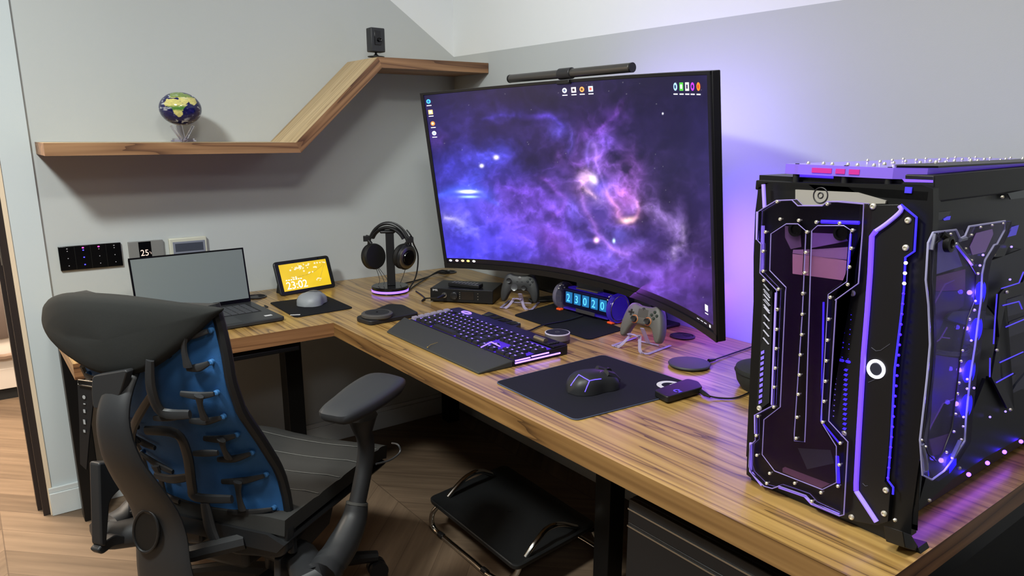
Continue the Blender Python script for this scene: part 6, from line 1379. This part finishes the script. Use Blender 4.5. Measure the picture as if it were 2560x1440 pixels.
b = MB(); b.loft(rings); b.build('headrest', mat('headrest_cloth', (40, 41, 40), 0.9, bump=0.35, bscale=1600, spec=0.2, vary=0.08), chr_, sharp=80)
b = MB(); b.tube([CL(-0.405, -.1, .93), CL(-.40, .1, .93)], 0.02, 10); b.build('headrest_mount', blk, chr_)
# hanging strap with buckle
P = [K(*p, f=-.46) for p in ((193, 950), (236, 960), (232, 1010), (222, 1100), (216, 1175), (200, 1160), (198, 1050))]
b = MB(); b.prism([CL(*p) for p in P], FW * 0.003); stp = b.build('hanging_strap', blk, chr_)
P = [K(*p, f=-.463) for p in ((196, 950), (236, 955), (234, 968), (196, 962))]
b = MB(); b.tube([CL(*p) for p in P], 0.0018, 6, closed=True); b.build('buckle', chrome, stp)
q = CL(*K(210, 993, f=-.462)); b = MB(); b.lathe([(0.0045, 0), (0.0045, .0005), (0.0005, .0005)], q, -FW, 16); b.build('strap_print', mat('print_grey', (150, 150, 150), 0.6), stp)
for yy_, h_ in ((1010, 3), (1028, 10), (1055, 14), (1078, 8)):
    q = CL(*K(211, yy_, f=-.462)); b = MB(); b.box(q, (0.0008, 0.006, h_ * 0.0008), RCh); b.build('strap_print', MT['print_grey'], stp)
# lower back shells
for s_ in (1, -1):
    P = [K(*p, f=-.245) for p in ((540, 1330), (575, 1318), (712, 1316), (716, 1330), (715, 1385), (695, 1397), (590, 1388), (548, 1372))]
    b = MB(); b.prism(rpoly([CL(p[0], p[1] * s_, p[2]) for p in P], 0.012), FW * 0.035); b.build('lower_back_shell', cg, chr_, bevel=0.006)
b = MB(); b.tube(smooth_path([CL(-.25, -.12, .38), CL(-.30, -.05, .37), CL(-.32, 0, .36), CL(-.30, .05, .37), CL(-.25, .12, .38)]), 0.022, 8); b.build('cross_member', cgd, chr_)
# seat: cushion with rounded front and stitched channels
Ls = [-0.25, -.245, -.2, -.12, 0, .12, .2, .245, .25]
def seat_z(f, l): return 0.452 + 0.016 * (abs(l) / .25) ** 2 - 0.02 * max(0, (f - .18) / .09) ** 2 - (0.006 if abs(l) > .24 else 0)
fs = [-.25 + .53 * i / 26 for i in range(27)]
b = MB(); rings = []
for f in fs:
    w_ = 1.0 - 0.06 * max(0, (f - .2) / .08); R_ = [CL(f, l * w_, seat_z(f, l) - (0.003 if min(abs(f - s_) for s_ in (-.10, .0, .10, .20)) < 0.012 else 0)) for l in Ls]; R_ += [CL(f, l * w_ * .98, seat_z(f, l) - .045) for l in Ls[::-1]]; rings.append(R_)
b.loft(rings); b.build('seat_cushion', fab, chr_, sharp=60)
for fz in (-.10, .0, .10, .20):
    b = MB(); b.tube([CL(fz, l, seat_z(fz, l) - 0.0005) for l in [-.245 + .49 * i / 12 for i in range(13)]], 0.0013, 5); b.build('seat_seam', mat('seam_grey', (92, 92, 89), 0.9), chr_)
b = MB(); b.loft([[CL(f, l, .418 - (0.02 if abs(l) > .2 else 0)) for l in Ls] + [CL(f, l * .9, .372) for l in Ls[::-1]] for f in (-.26, 0.0, .25)]); b.build('seat_shell', cgd, chr_)
b = MB(); b.tube(smooth_path([CL(*K(980, 1108, l=-.25)), CL(*K(995, 1112, l=-.28)), CL(*K(1000, 1130, l=-.29)), CL(*K(975, 1150, l=-.28)), CL(*K(940, 1160, l=-.26))]), 0.003, 8); b.build('release_wire', mat('wire_grey', (120, 122, 126), 0.3, 0.8), chr_)
# arms
apx = [(797, 1022), (830, 992), (870, 960), (915, 934), (950, 928), (990, 934), (1014, 946), (985, 972), (930, 1006), (868, 1034), (830, 1033)]
A_ = [U(a, c, z=0.735) for a, c in apx]
def toC(p): q = p - CO; return (FW.dot(q), LW.dot(q), p.z)
AC = [toC(p) for p in A_]; lm = sum(p[1] for p in AC) / len(AC)
postp = [(905, 1040), (908, 1075), (915, 1110), (912, 1160), (902, 1215), (893, 1258)]
slv = [(893, 1256), (885, 1300), (858, 1360), (825, 1410), (780, 1460)]
for s_ in (1, -1):
    arm = 'armrest'
    P = [CL(p[0], p[1] * s_, p[2]) for p in AC]
    cen_ = sum(P, Vector()) / len(P); b = MB(); PP = smooth_path(P, 3, closed=True)
    b.loft([[cen_ + (p - cen_) * k + Vector((0, 0, dz)) for p in PP] for k, dz in ((0.15, 0.002), (0.7, .002), (.92, 0.0), (1.0, -.006), (1.0, -.020), (.92, -.032), (.6, -.040), (.2, -.042))]); ap = b.build('armrest', mat('arm_pad', (48, 50, 53), 0.5, spec=0.4), chr_, sharp=60)
    Q = [K(*p, l=-.335) for p in postp]; Q = [CL(p[0], p[1] * s_, p[2]) for p in Q]
    b = MB(); sp_n = smooth_path(Q, 4); b.tube(sp_n, [0.040 - 0.018 * min(1, i / 5) for i in range(len(sp_n))], 12, up=FW, flat=1.15); b.build('arm_post', cg, chr_)
    Q = [K(*p, l=-.335) for p in slv]; Q = [CL(p[0], p[1] * s_, p[2]) for p in Q] + [CL(-.16, -.22 * s_, .30), CL(-.12, -.06 * s_, .30)]
    b = MB(); sp_n = smooth_path(Q, 4); b.tube(sp_n, [0.027 + 0.012 * min(1, i / 8) for i in range(len(sp_n))], 12, up=FW, flat=1.15); b.build('arm_sleeve', cg, chr_)
    b = MB(); q0_, q1_ = Q[0], Q[1]; b.tube([q0_ + (q0_ - q1_) * 0.02, q0_ + (q1_ - q0_) * 0.12], 0.0285, 14, up=FW, flat=1.15); b.build('arm_collar', mat('collar_grey', (76, 76, 74), 0.4), chr_)
# levers, mechanism, column, star base with casters
Q = [K(*p, l=.30) for p in ((222, 1372), (240, 1350), (268, 1332), (320, 1338), (318, 1350), (262, 1362), (235, 1382))]
b = MB(); b.prism(rpoly([CL(*p) for p in Q], 0.008), LW * -0.03); b.build('lever', cg, chr_, bevel=0.004)
Q = [K(*p, l=.30) for p in ((222, 1152), (282, 1150), (286, 1210), (262, 1232), (250, 1250), (242, 1360), (228, 1360))]
b = MB(); b.prism(rpoly([CL(*p) for p in Q], 0.01), LW * -0.035); b.build('arm_bracket', cg, chr_, bevel=0.006)
b = MB(); b.box(CL(-.06, 0, .325), (.34, .20, .10), RCh); b.build('tilt_mechanism', cgd, chr_, bevel=0.015)
Q = [K(*p, l=-.20) for p in ((700, 1400), (790, 1290), (835, 1262), (825, 1310), (770, 1370), (740, 1450), (700, 1450))]
b = MB(); b.prism([CL(*p) for p in Q], LW * 0.02); b.build('side_bracket', cg, chr_, bevel=0.004)
for p in ((762, 1367), (744, 1420)):
    q = CL(*K(*p, l=-.2025)); b = MB(); b.lathe([(.007, 0), (.007, .003), (.003, .0035), (.003, .002)], q, -LW, 12); b.build('bolt', mat('bolt_dark', (70, 70, 70), .3, .9), chr_)
b = MB(); b.cyl(CL(0, 0, .10), CL(0, 0, .29), .028, .028, 20); b.build('gas_column', blk, chr_)
for k in range(5):
    a = 2 * PI * k / 5 + 0.5; d_ = FW * math.cos(a) + LW * math.sin(a); c0_ = CL(0, 0, .105)
    b = MB(); b.tube([c0_, c0_ + d_ * .15 + Vector((0, 0, .0)), c0_ + d_ * .31 + Vector((0, 0, -.03))], [.032, .026, .018], 10); b.build('base_arm', cgd, chr_)
    w0 = c0_ + d_ * .31; w0.z = .031; sd_ = d_.cross(Vector((0, 0, 1)))
    b = MB(); b.cyl(w0 - sd_ * .024, w0 - sd_ * .006, .030, n=20); b.cyl(w0 + sd_ * .006, w0 + sd_ * .024, .030, n=20); b.cyl(w0, w0 + Vector((0, 0, .035)), .008, n=8); b.build('caster', blk, chr_)

# ================================================================ footrest
fz_ = 0.125
ft = thing('footrest', 'black footrest platform on a bent chrome tube frame under the desk', 'footrest', (-0.55, -1.2, 0))
Tp = [U(a, c, z=fz_) for a, c in ((1070, 1247), (1262, 1163), (1492, 1312), (1290, 1424))]
cT = sum(Tp, Vector()) / 4
b = MB(); PP = rpoly(Tp, 0.03, 5)
b.loft([[cT + (p - cT) * k + Vector((0, 0, dz)) for p in PP] for k, dz in ((0.99, -.010), (1.0, -.004), (1.0, 0.004), (.985, .006), (.93, 0.0), (.86, -.004), (.4, -.005))]); b.build('platform', mat('platform_black', (22, 23, 24), 0.55, bump=0.2, bscale=500), ft, sharp=50)
b = MB(); q = U(1273, 1276, z=fz_ - .004); b.lathe([(.008, 0), (.008, .0008), (.001, .0008)], q, n=16); b.build('centre_hole', blk_m, ft)
tr_ = 0.0095
dx_ = (Tp[2] - Tp[1]).normalized()
def handle(pts):
    b = MB(); b.tube(smooth_path(pts, 5), tr_, 12); b.build('side_handle', chrome, ft)
handle([U(1120, 1243, z=fz_ - .002), U(1145, 1213, z=fz_ + .030), U(1170, 1190, z=fz_ + .05), U(1200, 1178, z=fz_ + .05), U(1228, 1186, z=fz_ + .012)])
handle([U(1314, 1393, z=fz_ - .002), U(1340, 1355, z=fz_ + .035), U(1366, 1324, z=fz_ + .055), U(1398, 1311, z=fz_ + .055), U(1440, 1318, z=fz_ + .006)])
b = MB(); b.tube(smooth_path([U(1098, 1262, z=fz_ - .015), U(1082, 1282, z=.075), U(1080, 1308, z=.03), U(1092, 1328, z=tr_), U(1120, 1352, z=tr_), U(1180, 1402, z=tr_), U(1225, 1440, z=tr_), U(1262, 1452, z=.02), U(1290, 1435, z=.07), U(1300, 1412, z=fz_ - .015)], 5), tr_, 12); b.build('frame_tube', chrome, ft)
r1, r2 = U(1262, 1200, z=fz_ - .02), U(1480, 1325, z=fz_ - .02); g1, g2 = r1 + Vector((.05, .0, 0)), r2 + Vector((.05, 0, 0)); g1.z = g2.z = tr_
b = MB(); b.tube(smooth_path([r1, r1 * .6 + g1 * .4, g1, g1 + (g2 - g1) * .15, g1 + (g2 - g1) * .85, g2, r2 * .6 + g2 * .4, r2], 4), tr_, 12); b.build('frame_tube', chrome, ft)
for p in ((1103, 1338), (1212, 1428)):
    q = U(*p, z=tr_ + .001); b = MB(); d_ = (U(1212, 1428, z=0) - U(1103, 1338, z=0)).normalized(); q.z = tr_ + .0015; b.tube([q - d_ * .012, q + d_ * .012], tr_ + .0015, 12); b.build('grip_ring', blk, ft)
